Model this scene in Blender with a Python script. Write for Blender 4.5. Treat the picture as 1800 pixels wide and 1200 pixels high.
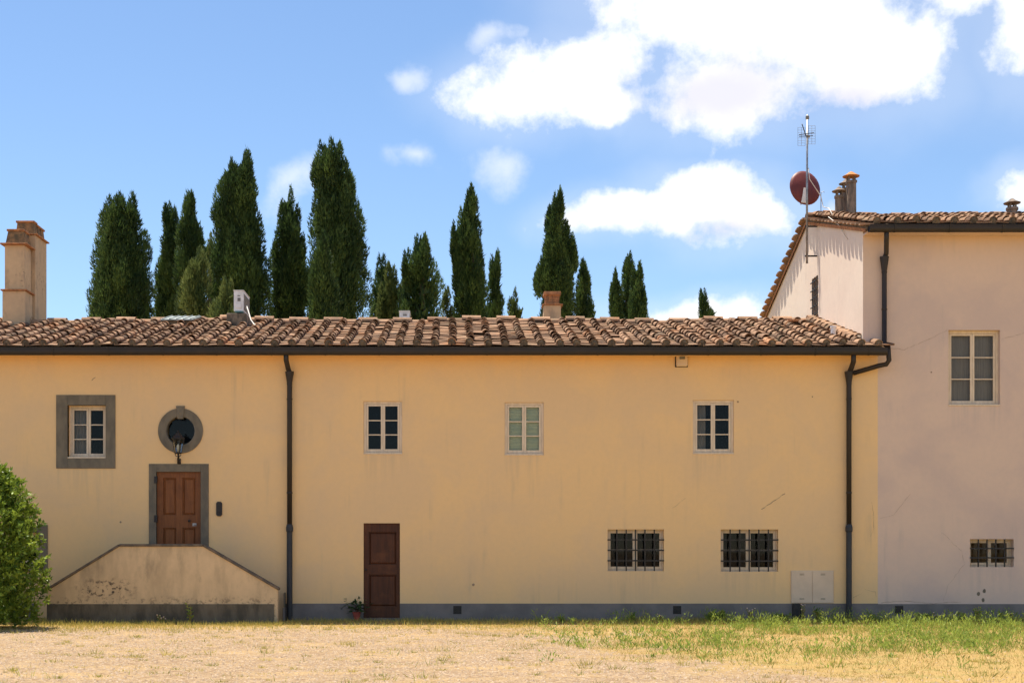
import bpy, math, random
import numpy as np
from mathutils import Matrix, Vector, Euler
R = math.radians
sc = bpy.context.scene
for _o in list(bpy.data.objects): bpy.data.objects.remove(_o)
COL = sc.collection
rng = random.Random(7)
nr = np.random.default_rng(11)

# ------------------------------------------------------------------ camera
# facade plane is Y = 0, the camera stands 30 m in front of it, 1.5 m up; 80 photo pixels per metre on the facade
CAMD, CH, PXM, VX, HZ = 30.0, 1.5, 80.0, 800.0, 970.0
def wx(px, Y=0.0): return (px - VX) / PXM * (CAMD + Y) / CAMD
def wz(py, Y=0.0): return CH + (HZ - py) / PXM * (CAMD + Y) / CAMD
cam_d = bpy.data.cameras.new('camera'); cam = bpy.data.objects.new('camera', cam_d); COL.objects.link(cam)
cam.location = (0, -CAMD, CH); cam.rotation_euler = (R(90), 0, 0)
cam_d.sensor_width = 36; cam_d.lens = 48.0
cam_d.shift_x = 100 / 1800; cam_d.shift_y = 370 / 1800
cam_d.clip_start = 0.1; cam_d.clip_end = 5000
sc.camera = cam

# ------------------------------------------------------------------ world, sun, exposure
SUN = Vector((-0.20, 0.195, 0.94)).normalized()
SUN_EL = math.asin(SUN.z); SUN_AZ = math.atan2(SUN.x, SUN.y)
SKY_STRENGTH, SUN_STRENGTH, EXPOSURE = 0.086, 4.3, 1.02
CLOUD = 0.60

class NT:
    """small helper round a node tree"""
    def __init__(s, tree): s.t = tree; s.n = tree.nodes; s.l = tree.links
    def new(s, typ, **kw):
        n = s.n.new(typ)
        for k, v in kw.items(): setattr(n, k, v)
        return n
    def link(s, a, b): s.l.new(a, b)
    def put(s, sock, v):
        if isinstance(v, bpy.types.NodeSocket): s.l.new(v, sock)
        elif v is not None: sock.default_value = v
    def math(s, op, a, b=None, c=None, clamp=False):
        n = s.new('ShaderNodeMath', operation=op); n.use_clamp = clamp
        s.put(n.inputs[0], a)
        if b is not None: s.put(n.inputs[1], b)
        if c is not None: s.put(n.inputs[2], c)
        return n.outputs[0]
    def step(s, v, lo, hi, t0=0.0, t1=1.0):
        n = s.new('ShaderNodeMapRange', interpolation_type='SMOOTHSTEP')
        s.put(n.inputs['Value'], v); n.inputs['From Min'].default_value = lo; n.inputs['From Max'].default_value = hi
        n.inputs['To Min'].default_value = t0; n.inputs['To Max'].default_value = t1
        return n.outputs[0]
    def mix(s, f, a, b, blend='MIX'):
        n = s.new('ShaderNodeMix', data_type='RGBA', blend_type=blend)
        s.put(n.inputs[0], f)
        for i, v in ((6, a), (7, b)):
            if isinstance(v, (tuple, list)): v = (*v[:3], 1)
            s.put(n.inputs[i], v)
        return n.outputs[2]
    def noise(s, vec, scale, detail=4, rough=.55, dist=0.0):
        n = s.new('ShaderNodeTexNoise'); s.put(n.inputs['Vector'], vec)
        n.inputs['Scale'].default_value = scale; n.inputs['Detail'].default_value = detail
        n.inputs['Roughness'].default_value = rough; n.inputs['Distortion'].default_value = dist
        return n.outputs[0]
    def mapping(s, vec, scale=(1, 1, 1), loc=(0, 0, 0)):
        n = s.new('ShaderNodeMapping'); s.put(n.inputs[0], vec)
        n.inputs['Scale'].default_value = scale; n.inputs['Location'].default_value = loc
        return n.outputs[0]

world = bpy.data.worlds.new('World'); sc.world = world; world.use_nodes = True
w = NT(world.node_tree)
bg = w.n['Background']
sky = w.new('ShaderNodeTexSky', sky_type='NISHITA')
sky.sun_disc = False; sky.sun_elevation = SUN_EL; sky.sun_rotation = SUN_AZ
sky.air_density = 1.0; sky.dust_density = 0.0; sky.ozone_density = 4.0
tc = w.new('ShaderNodeTexCoord'); dirv = tc.outputs['Generated']
sx = w.new('ShaderNodeSeparateXYZ'); w.link(dirv, sx.inputs[0])
warp = w.new('ShaderNodeTexNoise'); w.link(dirv, warp.inputs['Vector']); warp.inputs['Scale'].default_value = 9; warp.inputs['Detail'].default_value = 5
wsep = w.new('ShaderNodeSeparateColor'); w.link(warp.outputs['Color'], wsep.inputs[0])
az = w.math('ADD', w.math('ARCTAN2', sx.outputs[0], sx.outputs[1]), w.math('MULTIPLY', w.math('SUBTRACT', wsep.outputs[0], .5), .11))
el = w.math('ADD', w.math('ARCSINE', sx.outputs[2]), w.math('MULTIPLY', w.math('SUBTRACT', wsep.outputs[1], .5), .07))
ae = w.new('ShaderNodeCombineXYZ'); w.link(az, ae.inputs[0]); w.link(el, ae.inputs[1])
def blob(px, py, rx, ry):                # distance from a cloud puff's middle, 1 at its rim
    dx, dz = (px - VX) / 2400, (HZ - py) / 2400
    a0, e0 = math.atan(dx), math.atan(dz / math.sqrt(1 + dx * dx))
    ka, ke = 2400 * math.cos(e0) / rx, 2400 * 1.03 / ry
    m = w.new('ShaderNodeVectorMath', operation='MULTIPLY_ADD'); w.link(ae.outputs[0], m.inputs[0])
    m.inputs[1].default_value = (ka, ke, 0); m.inputs[2].default_value = (-a0 * ka, -e0 * ke, 0)
    l = w.new('ShaderNodeVectorMath', operation='LENGTH'); w.link(m.outputs[0], l.inputs[0])
    return l.outputs['Value']
def vmax(lst):
    o = lst[0]
    for q in lst[1:]: o = w.math('SMOOTH_MIN', o, q, .15)
    return w.math('SUBTRACT', 1.0, o)
solid = vmax([blob(*b) for b in (
    (1190, 20, 200, 110), (1400, 40, 290, 140), (1290, 140, 210, 105), (1500, 110, 170, 95), (1570, 60, 110, 75),
    (930, 160, 170, 68), (1060, 115, 125, 75), (1100, 180, 90, 44),
    (1070, 368, 110, 44), (1150, 366, 110, 46), (1240, 345, 140, 66), (1330, 375, 125, 56),
    (1810, 60, 90, 105), (1700, -5, 110, 42), (1230, 552, 130, 40), (1805, 335, 45, 38))])
wisp = vmax([blob(*b) for b in ((850, 80, 75, 28), (735, 290, 70, 32), (890, 270, 95, 60), (720, 130, 50, 34), (515, 350, 55, 60), (1500, 362, 60, 30))])
n1 = w.noise(dirv, 19, 9, .64)
n2 = w.noise(dirv, 9, 6, .62)
# the rest of the sky carries scattered fair-weather cloud of the same kind
away = w.math('MAXIMUM', w.math('ABSOLUTE', w.math('MULTIPLY', w.math('SUBTRACT', az, .04), 1 / .46)), w.math('ABSOLUTE', w.math('MULTIPLY', w.math('SUBTRACT', el, .2), 1 / .24)))
n3 = w.noise(dirv, 2.6, 5, .6)
other = w.math('MULTIPLY', w.step(away, .95, 1.3), w.step(n3, .53, .66))
d_solid = w.step(w.math('ADD', solid, w.math('MULTIPLY', w.math('SUBTRACT', n1, .5), 1.9)), -.05, .68)
veil = w.math('MULTIPLY', w.step(w.math('ADD', solid, w.math('MULTIPLY', w.math('SUBTRACT', n3, .5), 2.2)), -.9, .5), .20)
d_wisp = w.math('MULTIPLY', w.step(w.math('ADD', wisp, w.math('MULTIPLY', w.math('SUBTRACT', n1, .5), 2.0)), .05, 1.1), .5)
dens = w.math('MAXIMUM', w.math('MAXIMUM', w.math('MAXIMUM', d_solid, veil), d_wisp), other, clamp=True)
shade_v = vmax([blob(*b) for b in ((1290, 150, 190, 75), (1480, 170, 150, 55), (1250, 400, 150, 30))])
grey = w.math('MULTIPLY', w.step(w.math('ADD', shade_v, w.math('MULTIPLY', w.math('SUBTRACT', n2, .5), 1.8)), -.05, .95), .6)
ccol = w.mix(grey, (CLOUD * 1.0, CLOUD * 1.0, CLOUD * 1.0), (CLOUD * .60, CLOUD * .59, CLOUD * .74))
skyc = w.mix(1.0, sky.outputs[0], (SKY_STRENGTH,) * 3, 'MULTIPLY')
w.link(w.mix(dens, skyc, ccol), bg.inputs[0]); bg.inputs[1].default_value = 1.0
world.cycles.sampling_method = 'MANUAL'; world.cycles.sample_map_resolution = 512

sun_d = bpy.data.lights.new('sun', 'SUN'); sun = bpy.data.objects.new('sun', sun_d); COL.objects.link(sun)
sun_d.energy = SUN_STRENGTH; sun_d.angle = R(0.5); sun_d.color = (1.0, .92, .79)
sun.location = (-10, 10, 40); sun.rotation_euler = SUN.to_track_quat('Z', 'Y').to_euler()
vs = sc.view_settings; vs.view_transform = 'Standard'; vs.look = 'None'; vs.gamma = 1; vs.exposure = EXPOSURE; vs.use_curve_mapping = False

# ------------------------------------------------------------------ materials
def new_mat(name):
    m = bpy.data.materials.new(name); m.use_nodes = True
    t = NT(m.node_tree); p = t.n['Principled BSDF']
    return m, t, p
def pos(t): return t.new('ShaderNodeNewGeometry').outputs['Position']
def mk(name, c1, c2=None, scale=6, rough=.8, bump=0.0, bscale=40, stretch=(1, 1, 1), metallic=0.0, spec=.35, lo=.35, hi=.65, tint=None):
    m, t, p = new_mat(name)
    c2 = c2 or tuple(q * .75 for q in c1)
    v = t.mapping(pos(t), stretch)
    f = t.step(t.noise(v, scale, 6, .6), lo, hi)
    col = t.mix(f, c1, c2)
    if tint:   # per-piece attribute moves the colour between the two tint ends
        a = t.new('ShaderNodeAttribute', attribute_name='tint').outputs['Fac']
        col = t.mix(.68, col, t.mix(a, tint[0], tint[1]))
    t.put(p.inputs['Base Color'], col)
    p.inputs['Roughness'].default_value = rough; p.inputs['Metallic'].default_value = metallic
    p.inputs['Specular IOR Level'].default_value = spec
    if bump:
        b = t.new('ShaderNodeBump'); b.inputs['Strength'].default_value = bump; b.inputs['Distance'].default_value = .02
        t.put(b.inputs['Height'], t.noise(v, bscale, 5, .65)); t.link(b.outputs[0], p.inputs['Normal'])
    return m
def plaster(name, base, patch, streak, stain=None, rough=.92, mould=0.0, amp=1.0, sills=()):
    """lime plaster: broad patches, rain streaks, fine trowel grain"""
    m, t, p = new_mat(name); v = pos(t)
    big = t.step(t.noise(v, .55, 5, .6, .4), .35, .68)
    col = t.mix(t.math('MULTIPLY', big, .8 * amp), base, patch)
    st = t.step(t.noise(t.mapping(v, (5, 5, .35)), 1.0, 5, .6), .5, .78)
    blot = t.step(t.noise(v, .9, 4, .5), .45, .7)
    col = t.mix(t.math('MULTIPLY', t.math('MULTIPLY', st, blot), .55 * amp), col, streak)
    fine = t.step(t.noise(v, 9, 6, .7), .35, .7)
    col = t.mix(t.math('MULTIPLY', fine, .12), col, streak)
    if sills:           # grey runs washed down from the window sills
        sp = t.new('ShaderNodeSeparateXYZ'); t.link(v, sp.inputs[0])
        run = t.step(t.noise(t.mapping(v, (9, 9, .5)), 1.0, 4, .6), .40, .66); tot = None
        for (a, b_, zt) in sills:
            ax = t.math('ABSOLUTE', t.math('MULTIPLY', t.math('SUBTRACT', sp.outputs[0], (a + b_) / 2), 2 / (b_ - a)))
            k = t.math('MULTIPLY', t.step(ax, 1.12, .9), t.step(sp.outputs[2], zt - .85, zt - .02))
            k = t.math('MULTIPLY', k, t.math('LESS_THAN', sp.outputs[2], zt)); tot = k if tot is None else t.math('MAXIMUM', tot, k)
        col = t.mix(t.math('MULTIPLY', t.math('MULTIPLY', tot, run), .38), col, streak)
    if stain:
        sv = t.step(t.noise(t.mapping(v, (2.2, 2.2, .9)), 1.2, 7, .68), .5, .72)
        col = t.mix(t.math('MULTIPLY', sv, .75), col, stain)
    if mould:
        spots = t.step(t.noise(v, 15, 4, .6), .60, .66)
        zone = t.step(t.noise(t.mapping(v, (1, 1, 1.2), (3.1, 0, .4)), 1.1, 3, .5), .5, .62)
        if name.startswith('stained'):      # black mould low on the left half and along the foot of the parapet
            sp = t.new('ShaderNodeSeparateXYZ'); t.link(v, sp.inputs[0])
            du = t.math('MULTIPLY', t.math('ADD', sp.outputs[0], 7.35), 1 / .75); dv = t.math('MULTIPLY', t.math('SUBTRACT', sp.outputs[2], .72), 1 / .28)
            rr = t.math('SQRT', t.math('ADD', t.math('MULTIPLY', du, du), t.math('MULTIPLY', dv, dv)))
            foot = t.step(sp.outputs[2], .62, .45, 0, 1)
            zone = t.math('MAXIMUM', t.step(rr, 1.15, .3), t.math('MULTIPLY', foot, .55))
            spots = t.step(t.noise(t.mapping(v, (1, 1, 1.3)), 11, 6, .7), .52, .60)
            damp = t.step(t.noise(t.mapping(v, (1.6, 1.6, .45), (.7, 0, 0)), 1.4, 5, .6), .42, .62)
            col = t.mix(t.math('MULTIPLY', damp, .34), col, (.27, .20, .125))
        col = t.mix(t.math('MULTIPLY', t.math('MULTIPLY', spots, zone), mould), col, (.035, .032, .03))
    t.put(p.inputs['Base Color'], col); p.inputs['Roughness'].default_value = rough; p.inputs['Specular IOR Level'].default_value = .15
    b = t.new('ShaderNodeBump'); b.inputs['Strength'].default_value = .25; b.inputs['Distance'].default_value = .012
    h = t.math('ADD', t.noise(v, 3.5, 6, .6), t.math('MULTIPLY', t.noise(v, 45, 3, .6), .25))
    t.put(b.inputs['Height'], h); t.link(b.outputs[0], p.inputs['Normal'])
    return m
def leaf_mat(name, dark, light, trans=.35, rough=.55):
    m, t, p = new_mat(name)
    a = t.new('ShaderNodeAttribute', attribute_name='tint').outputs['Fac']
    col = t.mix(a, dark, light)
    t.put(p.inputs['Base Color'], col); p.inputs['Roughness'].default_value = rough; p.inputs['Specular IOR Level'].default_value = .25
    tr = t.new('ShaderNodeBsdfTranslucent'); t.put(tr.inputs[0], t.mix(.5, col, light))
    mx = t.new('ShaderNodeMixShader'); mx.inputs[0].default_value = trans
    t.link(p.outputs[0], mx.inputs[1]); t.link(tr.outputs[0], mx.inputs[2])
    t.link(mx.outputs[0], t.n['Material Output'].inputs[0])
    return m
def glass_mat(name, tint=(.8, .84, .82)):
    m, t, p = new_mat(name); t.n.remove(p)
    tr = t.new('ShaderNodeBsdfTransparent'); tr.inputs[0].default_value = (*tint, 1)
    gl = t.new('ShaderNodeBsdfGlossy'); gl.inputs['Roughness'].default_value = .02
    b = t.new('ShaderNodeBump'); b.inputs['Strength'].default_value = .02; b.inputs['Distance'].default_value = .02
    t.put(b.inputs['Height'], t.noise(pos(t), 2, 0)); t.link(b.outputs[0], gl.inputs['Normal'])
    fr = t.new('ShaderNodeFresnel'); fr.inputs[0].default_value = 1.3
    mx = t.new('ShaderNodeMixShader'); t.link(fr.outputs[0], mx.inputs[0]); t.link(tr.outputs[0], mx.inputs[1]); t.link(gl.outputs[0], mx.inputs[2])
    t.link(mx.outputs[0], t.n['Material Output'].inputs[0])
    return m
def wood(name, c1, c2, wear):
    m, t, p = new_mat(name); v = pos(t)
    g = t.noise(t.mapping(v, (22, 22, 1.6)), 1.0, 6, .65, .6)
    col = t.mix(t.step(g, .3, .7), c1, c2)
    col = t.mix(t.math('MULTIPLY', t.step(t.noise(v, 2.2, 5, .65), .48, .72), .55), col, wear)
    t.put(p.inputs['Base Color'], col); p.inputs['Roughness'].default_value = .55; p.inputs['Specular IOR Level'].default_value = .3
    b = t.new('ShaderNodeBump'); b.inputs['Strength'].default_value = .2; b.inputs['Distance'].default_value = .006
    t.put(b.inputs['Height'], g); t.link(b.outputs[0], p.inputs['Normal'])
    return m
def tile_mat():
    m, t, p = new_mat('terracotta_tile'); v = pos(t)
    f = t.step(t.noise(v, 7, 6, .6), .36, .64)
    a = t.new('ShaderNodeAttribute', attribute_name='tint').outputs['Fac']
    col = t.mix(.66, t.mix(f, (.38, .195, .105), (.105, .066, .046)), t.mix(a, (.030, .021, .016), (.52, .325, .20)))
    lich = t.step(t.noise(v, 2.3, 6, .68), .52, .66)
    col = t.mix(t.math('MULTIPLY', lich, .5), col, (.20, .165, .10))
    rust = t.step(t.noise(t.mapping(v, (1, 1, 1), (9, 4, 0)), 1.1, 4, .6), .56, .7)
    col = t.mix(t.math('MULTIPLY', rust, .45), col, (.46, .19, .07))
    t.put(p.inputs['Base Color'], col); p.inputs['Roughness'].default_value = .93; p.inputs['Specular IOR Level'].default_value = .2
    b = t.new('ShaderNodeBump'); b.inputs['Strength'].default_value = .4; b.inputs['Distance'].default_value = .02
    t.put(b.inputs['Height'], t.noise(v, 42, 5, .65)); t.link(b.outputs[0], p.inputs['Normal'])
    return m
def ground_mat():
    m, t, p = new_mat('gravel_and_dry_turf'); v = pos(t)
    s = t.new('ShaderNodeSeparateXYZ'); t.link(v, s.inputs[0])
    nz = t.math('SUBTRACT', t.noise(v, .55, 6, .6), .5)
    # gravel in the yard, thin dry turf along the house and to the right
    edge = t.math('SUBTRACT', s.outputs[0], t.math('ADD', 1.0, t.math('MULTIPLY', t.math('SUBTRACT', -2.5, s.outputs[1]), .27)))
    turf1 = t.step(t.math('ADD', edge, t.math('MULTIPLY', nz, 7.0)), -.9, .9)
    turf2 = t.step(t.math('ADD', s.outputs[1], t.math('MULTIPLY', nz, 4.2)), -4.2, -2.4)
    turf = t.math('MAXIMUM', turf1, turf2)
    vo = t.new('ShaderNodeTexVoronoi'); t.link(v, vo.inputs['Vector']); vo.inputs['Scale'].default_value = 21
    cellv = t.new('ShaderNodeSeparateColor'); t.link(vo.outputs['Color'], cellv.inputs[0])
    grav = t.mix(cellv.outputs[0], (.22, .142, .082), (.45, .325, .195))
    grav = t.mix(t.math('MULTIPLY', t.step(t.noise(v, 48, 3, .6), .50, .64), .85), grav, (.17, .105, .062))
    grav = t.mix(t.math('MULTIPLY', t.step(t.noise(t.mapping(v, (.5, 1, 1)), 1.1, 7, .65), .46, .68), .5), grav, (.47, .315, .135))
    grav = t.mix(t.math('MULTIPLY', t.step(t.noise(t.mapping(v, (.6, 1, 1), (5, 2, 0)), 2.2, 6, .7), .55, .72), .6), grav, (.28, .20, .10))
    straw = t.mix(t.step(t.noise(v, 30, 5, .7), .35, .65), (.46, .31, .11), (.33, .215, .078))
    straw = t.mix(t.math('MULTIPLY', t.step(t.noise(v, 1.6, 6, .65), .5, .66), .6), straw, (.20, .20, .06))
    col = t.mix(t.math('MULTIPLY', turf, .85), grav, straw)
    t.put(p.inputs['Base Color'], col); p.inputs['Roughness'].default_value = .95; p.inputs['Specular IOR Level'].default_value = .1
    b = t.new('ShaderNodeBump'); b.inputs['Strength'].default_value = .7; b.inputs['Distance'].default_value = .03
    t.put(b.inputs['Height'], t.math('ADD', t.noise(v, 38, 4, .7), t.math('MULTIPLY', t.noise(v, 5, 4), .8))); t.link(b.outputs[0], p.inputs['Normal'])
    return m

M = dict(
    yellow=plaster('ochre_plaster', (.83, .55, .265), (.76, .52, .28), (.58, .42, .25), amp=1.35, sills=[(wx(a), wx(b), wz(z)) for a, b, z in ((639, 707, 798), (887, 956, 800), (1218, 1290, 798), (1068, 1167, 1003), (1267, 1368, 1004), (99, 203, 823))]),
    pink=plaster('pale_pink_plaster', (.69, .515, .40), (.60, .455, .38), (.46, .38, .325), amp=1.35, sills=[(wx(1667), wx(1758), wz(713)), (wx(1705), wx(1782), wz(996))]),
    gable=plaster('pale_gable_plaster', (.82, .68, .55), (.76, .61, .49), (.50, .42, .35)),
    stairw=plaster('stained_stair_plaster', (.70, .50, .29), (.58, .42, .25), (.34, .25, .16), stain=(.36, .27, .17), mould=.9),
    chim=plaster('chimney_render', (.64, .45, .26), (.50, .35, .22), (.26, .19, .13), stain=(.30, .22, .15), mould=.5),
    plinth=mk('grey_plinth_paint', (.205, .178, .162), (.155, .137, .125), 2.2, .9, .25, 30),
    darkplinth=mk('mossy_plinth', (.17, .135, .092), (.085, .07, .05), 4, .95, .4, 25, (1, 1, .4)),
    stone=mk('grey_sandstone', (.195, .160, .112), (.135, .115, .085), 5, .9, .35, 40, (1, 1, .5)),
    coping=mk('dark_coping_stone', (.17, .125, .085), (.09, .075, .06), 6, .9, .4, 30),
    tile=tile_mat(),
    mortar=mk('lichen_mortar', (.20, .145, .095), (.09, .07, .05), 9, .95, .5, 40),
    brick=mk('orange_brick', (.50, .22, .09), (.26, .12, .06), 14, .92, .5, 45),
    metal=mk('dark_brown_gutter', (.024, .0145, .010), (.016, .011, .009), 3, .6, 0, 1, spec=.5),
    iron=mk('black_iron', (.020, .019, .020), (.035, .028, .024), 12, .55, .1, 60),
    castiron=mk('blue_black_cast_iron', (.022, .026, .034), (.035, .033, .034), 5, .5, .1, 60),
    frame=mk('cream_window_paint', (.72, .585, .43), (.62, .49, .35), 6, .6, .1, 30, (3, 3, .6)),
    glass=glass_mat('window_glass'),
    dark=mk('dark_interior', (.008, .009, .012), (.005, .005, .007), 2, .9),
    room=mk('dim_room', (.24, .20, .19), (.17, .145, .14), 1.2, .9),
    blind=mk('pale_green_blind', (.62, .62, .42), (.50, .54, .40), 2, .8, .15, 10, (1, 1, 6)),
    curtain=mk('net_curtain', (.30, .255, .235), (.23, .195, .18), 8, .9, .3, 6, (6, 1, .2)),
    shutter=mk('brown_inner_shutter', (.32, .17, .08), (.22, .11, .055), 6, .7),
    door=wood('chestnut_door', (.25, .088, .024), (.165, .053, .015), (.11, .035, .011)),
    door2=wood('dark_mahogany_door', (.085, .025, .008), (.048, .014, .005), (.15, .048, .014)),
    white=mk('off_white_enamel', (.82, .80, .79), (.66, .64, .62), 5, .45),
    grey=mk('grey_label', (.22, .21, .19), (.16, .15, .14), 9, .7),
    teal=mk('teal_bracket', (.10, .25, .24), (.08, .18, .18), 9, .6),
    cabinet=mk('cream_cabinet_paint', (.68, .515, .36), (.62, .47, .33), 3, .6),
    galv=mk('galvanised_steel', (.34, .34, .35), (.22, .21, .21), 16, .4, 0, 1, metallic=.7),
    dish=mk('brick_red_dish', (.17, .032, .026), (.13, .027, .022), 3, .5),
    cable=mk('white_cable', (.75, .70, .62), (.6, .56, .5), 4, .6),
    flue=mk('weathered_flue', (.27, .20, .15), (.13, .105, .085), 9, .9, .4, 40, (1, 1, .4)),
    flueorange=mk('orange_cowl', (.60, .25, .07), (.38, .16, .06), 14, .9, .3, 40),
    lead=mk('weathered_sheet_metal', (.33, .37, .35), (.22, .24, .22), 7, .5, .1, 10, metallic=.3),
    crack=mk('crack_brown', (.36, .25, .16), (.26, .18, .12), 12, .95),  # brown tone of the cracks, scratches and plug marks
    pot=mk('red_clay_pot', (.34, .07, .045), (.24, .05, .035), 8, .8),
    cypress=leaf_mat('cypress_foliage', (.009, .030, .010), (.115, .185, .045), .22),
    cypress_pale=leaf_mat('cypress_foliage_pale', (.03, .062, .016), (.22, .26, .075), .28),
    laurel=leaf_mat('laurel_leaf', (.022, .070, .010), (.28, .37, .045), .28, .4),
    weed=leaf_mat('weed_leaf', (.09, .17, .03), (.36, .44, .08), .45),
    straw=leaf_mat('dry_grass_blade', (.40, .27, .09), (.62, .46, .17), .35, .7),
    green=leaf_mat('green_grass_blade', (.13, .19, .04), (.42, .42, .10), .45),
    fringe=leaf_mat('fringe_grass_blade', (.20, .22, .045), (.58, .46, .13), .4),
    potplant=leaf_mat('dark_pot_plant', (.02, .05, .015), (.06, .11, .03), .2),
    bark=mk('bark', (.13, .085, .055), (.07, .05, .035), 12, .95, .5, 25, (1, 1, .2)),
    flower=mk('pale_flower', (.75, .55, .5), (.7, .45, .3), 20, .8),
    bulb=mk('frosted_bulb', (.8, .74, .64), (.7, .64, .55), 5, .4),
    pebble=mk('pebble', (.56, .42, .29), (.24, .165, .105), 17, .9, lo=.3, hi=.7),
)
M['ground'] = ground_mat()
M['mossy'] = mk('mossy_render', (.24, .185, .13), (.075, .065, .05), 6, .95, .5, 25, (1, 1, .5))

# ------------------------------------------------------------------ mesh helpers
class MB:
    def __init__(s): s.v = []; s.f = []; s.mi = []; s.cur = 0
    def add(s, vs, fs):
        k = len(s.v); s.v += [tuple(q) for q in vs]; s.f += [tuple(i + k for i in f) for f in fs]; s.mi += [s.cur] * len(fs); return s
    def box(s, x0, x1, y0, y1, z0, z1):
        return s.add([(x0, y0, z0), (x1, y0, z0), (x1, y1, z0), (x0, y1, z0), (x0, y0, z1), (x1, y0, z1), (x1, y1, z1), (x0, y1, z1)],
                     [(0, 3, 2, 1), (4, 5, 6, 7), (0, 1, 5, 4), (1, 2, 6, 5), (2, 3, 7, 6), (3, 0, 4, 7)])
    def prism_y(s, poly, y0, y1):        # poly of (x, z), anticlockwise seen from the camera (-Y)
        n = len(poly)
        return s.add([(x, y0, z) for x, z in poly] + [(x, y1, z) for x, z in poly],
                     [tuple(range(n)), tuple(range(2 * n - 1, n - 1, -1))] + [(i, i + n, (i + 1) % n + n, (i + 1) % n) for i in range(n)])
    def prism_x(s, poly, x0, x1):        # poly of (y, z)
        n = len(poly)
        return s.add([(x0, y, z) for y, z in poly] + [(x1, y, z) for y, z in poly],
                     [tuple(range(n - 1, -1, -1)), tuple(range(n, 2 * n))] + [((i + 1) % n, (i + 1) % n + n, i + n, i) for i in range(n)])
    def quad(s, a, b, c, d): return s.add([a, b, c, d], [(0, 1, 2, 3)])
    def tube(s, pts, r, seg=8, cap=True):
        pts = [Vector(p) for p in pts]; rs = r if isinstance(r, (list, tuple)) else [r] * len(pts)
        vs, fs = [], []; up = None
        for i, p in enumerate(pts):
            d = (pts[min(i + 1, len(pts) - 1)] - pts[max(i - 1, 0)]).normalized()
            ref = Vector((0, 0, 1)) if abs(d.z) < .9 else Vector((0, 1, 0))
            if up is None: a = d.cross(ref).normalized()
            else: a = (up - d * up.dot(d)).normalized()
            up = a; b = d.cross(a)
            for k in range(seg):
                t = 2 * math.pi * k / seg; vs.append(p + (a * math.cos(t) + b * math.sin(t)) * rs[i])
        for i in range(len(pts) - 1):
            for k in range(seg): fs.append((i * seg + k, i * seg + (k + 1) % seg, (i + 1) * seg + (k + 1) % seg, (i + 1) * seg + k))
        if cap: fs += [tuple(range(seg - 1, -1, -1)), tuple(range((len(pts) - 1) * seg, len(pts) * seg))]
        return s.add(vs, fs)
    def lathe(s, c, prof, seg=12, a0=0.0):
        vs, fs = [], []
        for r, z in prof:
            for k in range(seg):
                t = a0 + 2 * math.pi * k / seg; vs.append((c[0] + r * math.cos(t), c[1] + r * math.sin(t), c[2] + z))
        for i in range(len(prof) - 1):
            for k in range(seg): fs.append((i * seg + k, i * seg + (k + 1) % seg, (i + 1) * seg + (k + 1) % seg, (i + 1) * seg + k))
        fs += [tuple(range(seg - 1, -1, -1)), tuple(range((len(prof) - 1) * seg, len(prof) * seg))]
        return s.add(vs, fs)
    def mesh(s, name, mats, smooth=False):
        me = bpy.data.meshes.new(name); me.from_pydata(s.v, [], s.f)
        for m in (mats if isinstance(mats, (list, tuple)) else [mats]): me.materials.append(m)
        if any(s.mi): me.polygons.foreach_set('material_index', s.mi)
        if smooth: me.polygons.foreach_set('use_smooth', [True] * len(me.polygons))
        me.update(); return me
    def build(s, name, mats, parent=None, smooth=False, bevel=0.0):
        o = link(name, s.mesh(name, mats, smooth), parent)
        if bevel:
            b = o.modifiers.new('bevel', 'BEVEL'); b.width = bevel; b.segments = 2; b.limit_method = 'ANGLE'
        return o
BASE = {}
def link(name, data, parent=None):
    """every mesh is written in world coordinates; a thing's Empty stands at its base"""
    o = bpy.data.objects.new(name, data); COL.objects.link(o)
    if parent is not None:
        o.parent = parent
        if parent.name in BASE: o.matrix_parent_inverse = Matrix.Translation(-BASE[parent.name])
    return o
def thing(name, label, cat, loc, group=None):
    o = bpy.data.objects.new(name, None); COL.objects.link(o); o.location = loc; o.empty_display_size = .3
    BASE[o.name] = Vector(loc); o['label'] = label; o['category'] = cat
    if group: o['group'] = group
    return o
def tag(o, label, cat, group=None):
    o['label'] = label; o['category'] = cat
    if group: o['group'] = group
    return o
def kind(o, k): o['kind'] = k; return o
def fast_mesh(name, verts, faces_n, mat, tint=None):
    """verts (N,3); faces all of faces_n corners in order; tint one float per face"""
    n = len(verts); nf = n // faces_n
    me = bpy.data.meshes.new(name)
    me.vertices.add(n); me.vertices.foreach_set('co', np.asarray(verts, np.float32).ravel())
    me.loops.add(n); me.loops.foreach_set('vertex_index', np.arange(n, dtype=np.int32))
    me.polygons.add(nf); me.polygons.foreach_set('loop_start', np.arange(0, n, faces_n, dtype=np.int32))
    me.update(calc_edges=True)
    if tint is not None:
        a = me.attributes.new('tint', 'FLOAT', 'FACE'); a.data.foreach_set('value', np.asarray(tint, np.float32))
    me.materials.append(mat); return me

# ------------------------------------------------------------------ ground
g = MB(); g.quad((-1500, -1500, 0), (1500, -1500, 0), (1500, 1500, 0), (-1500, 1500, 0))
kind(g.build('ground', M['ground']), 'structure')

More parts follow.
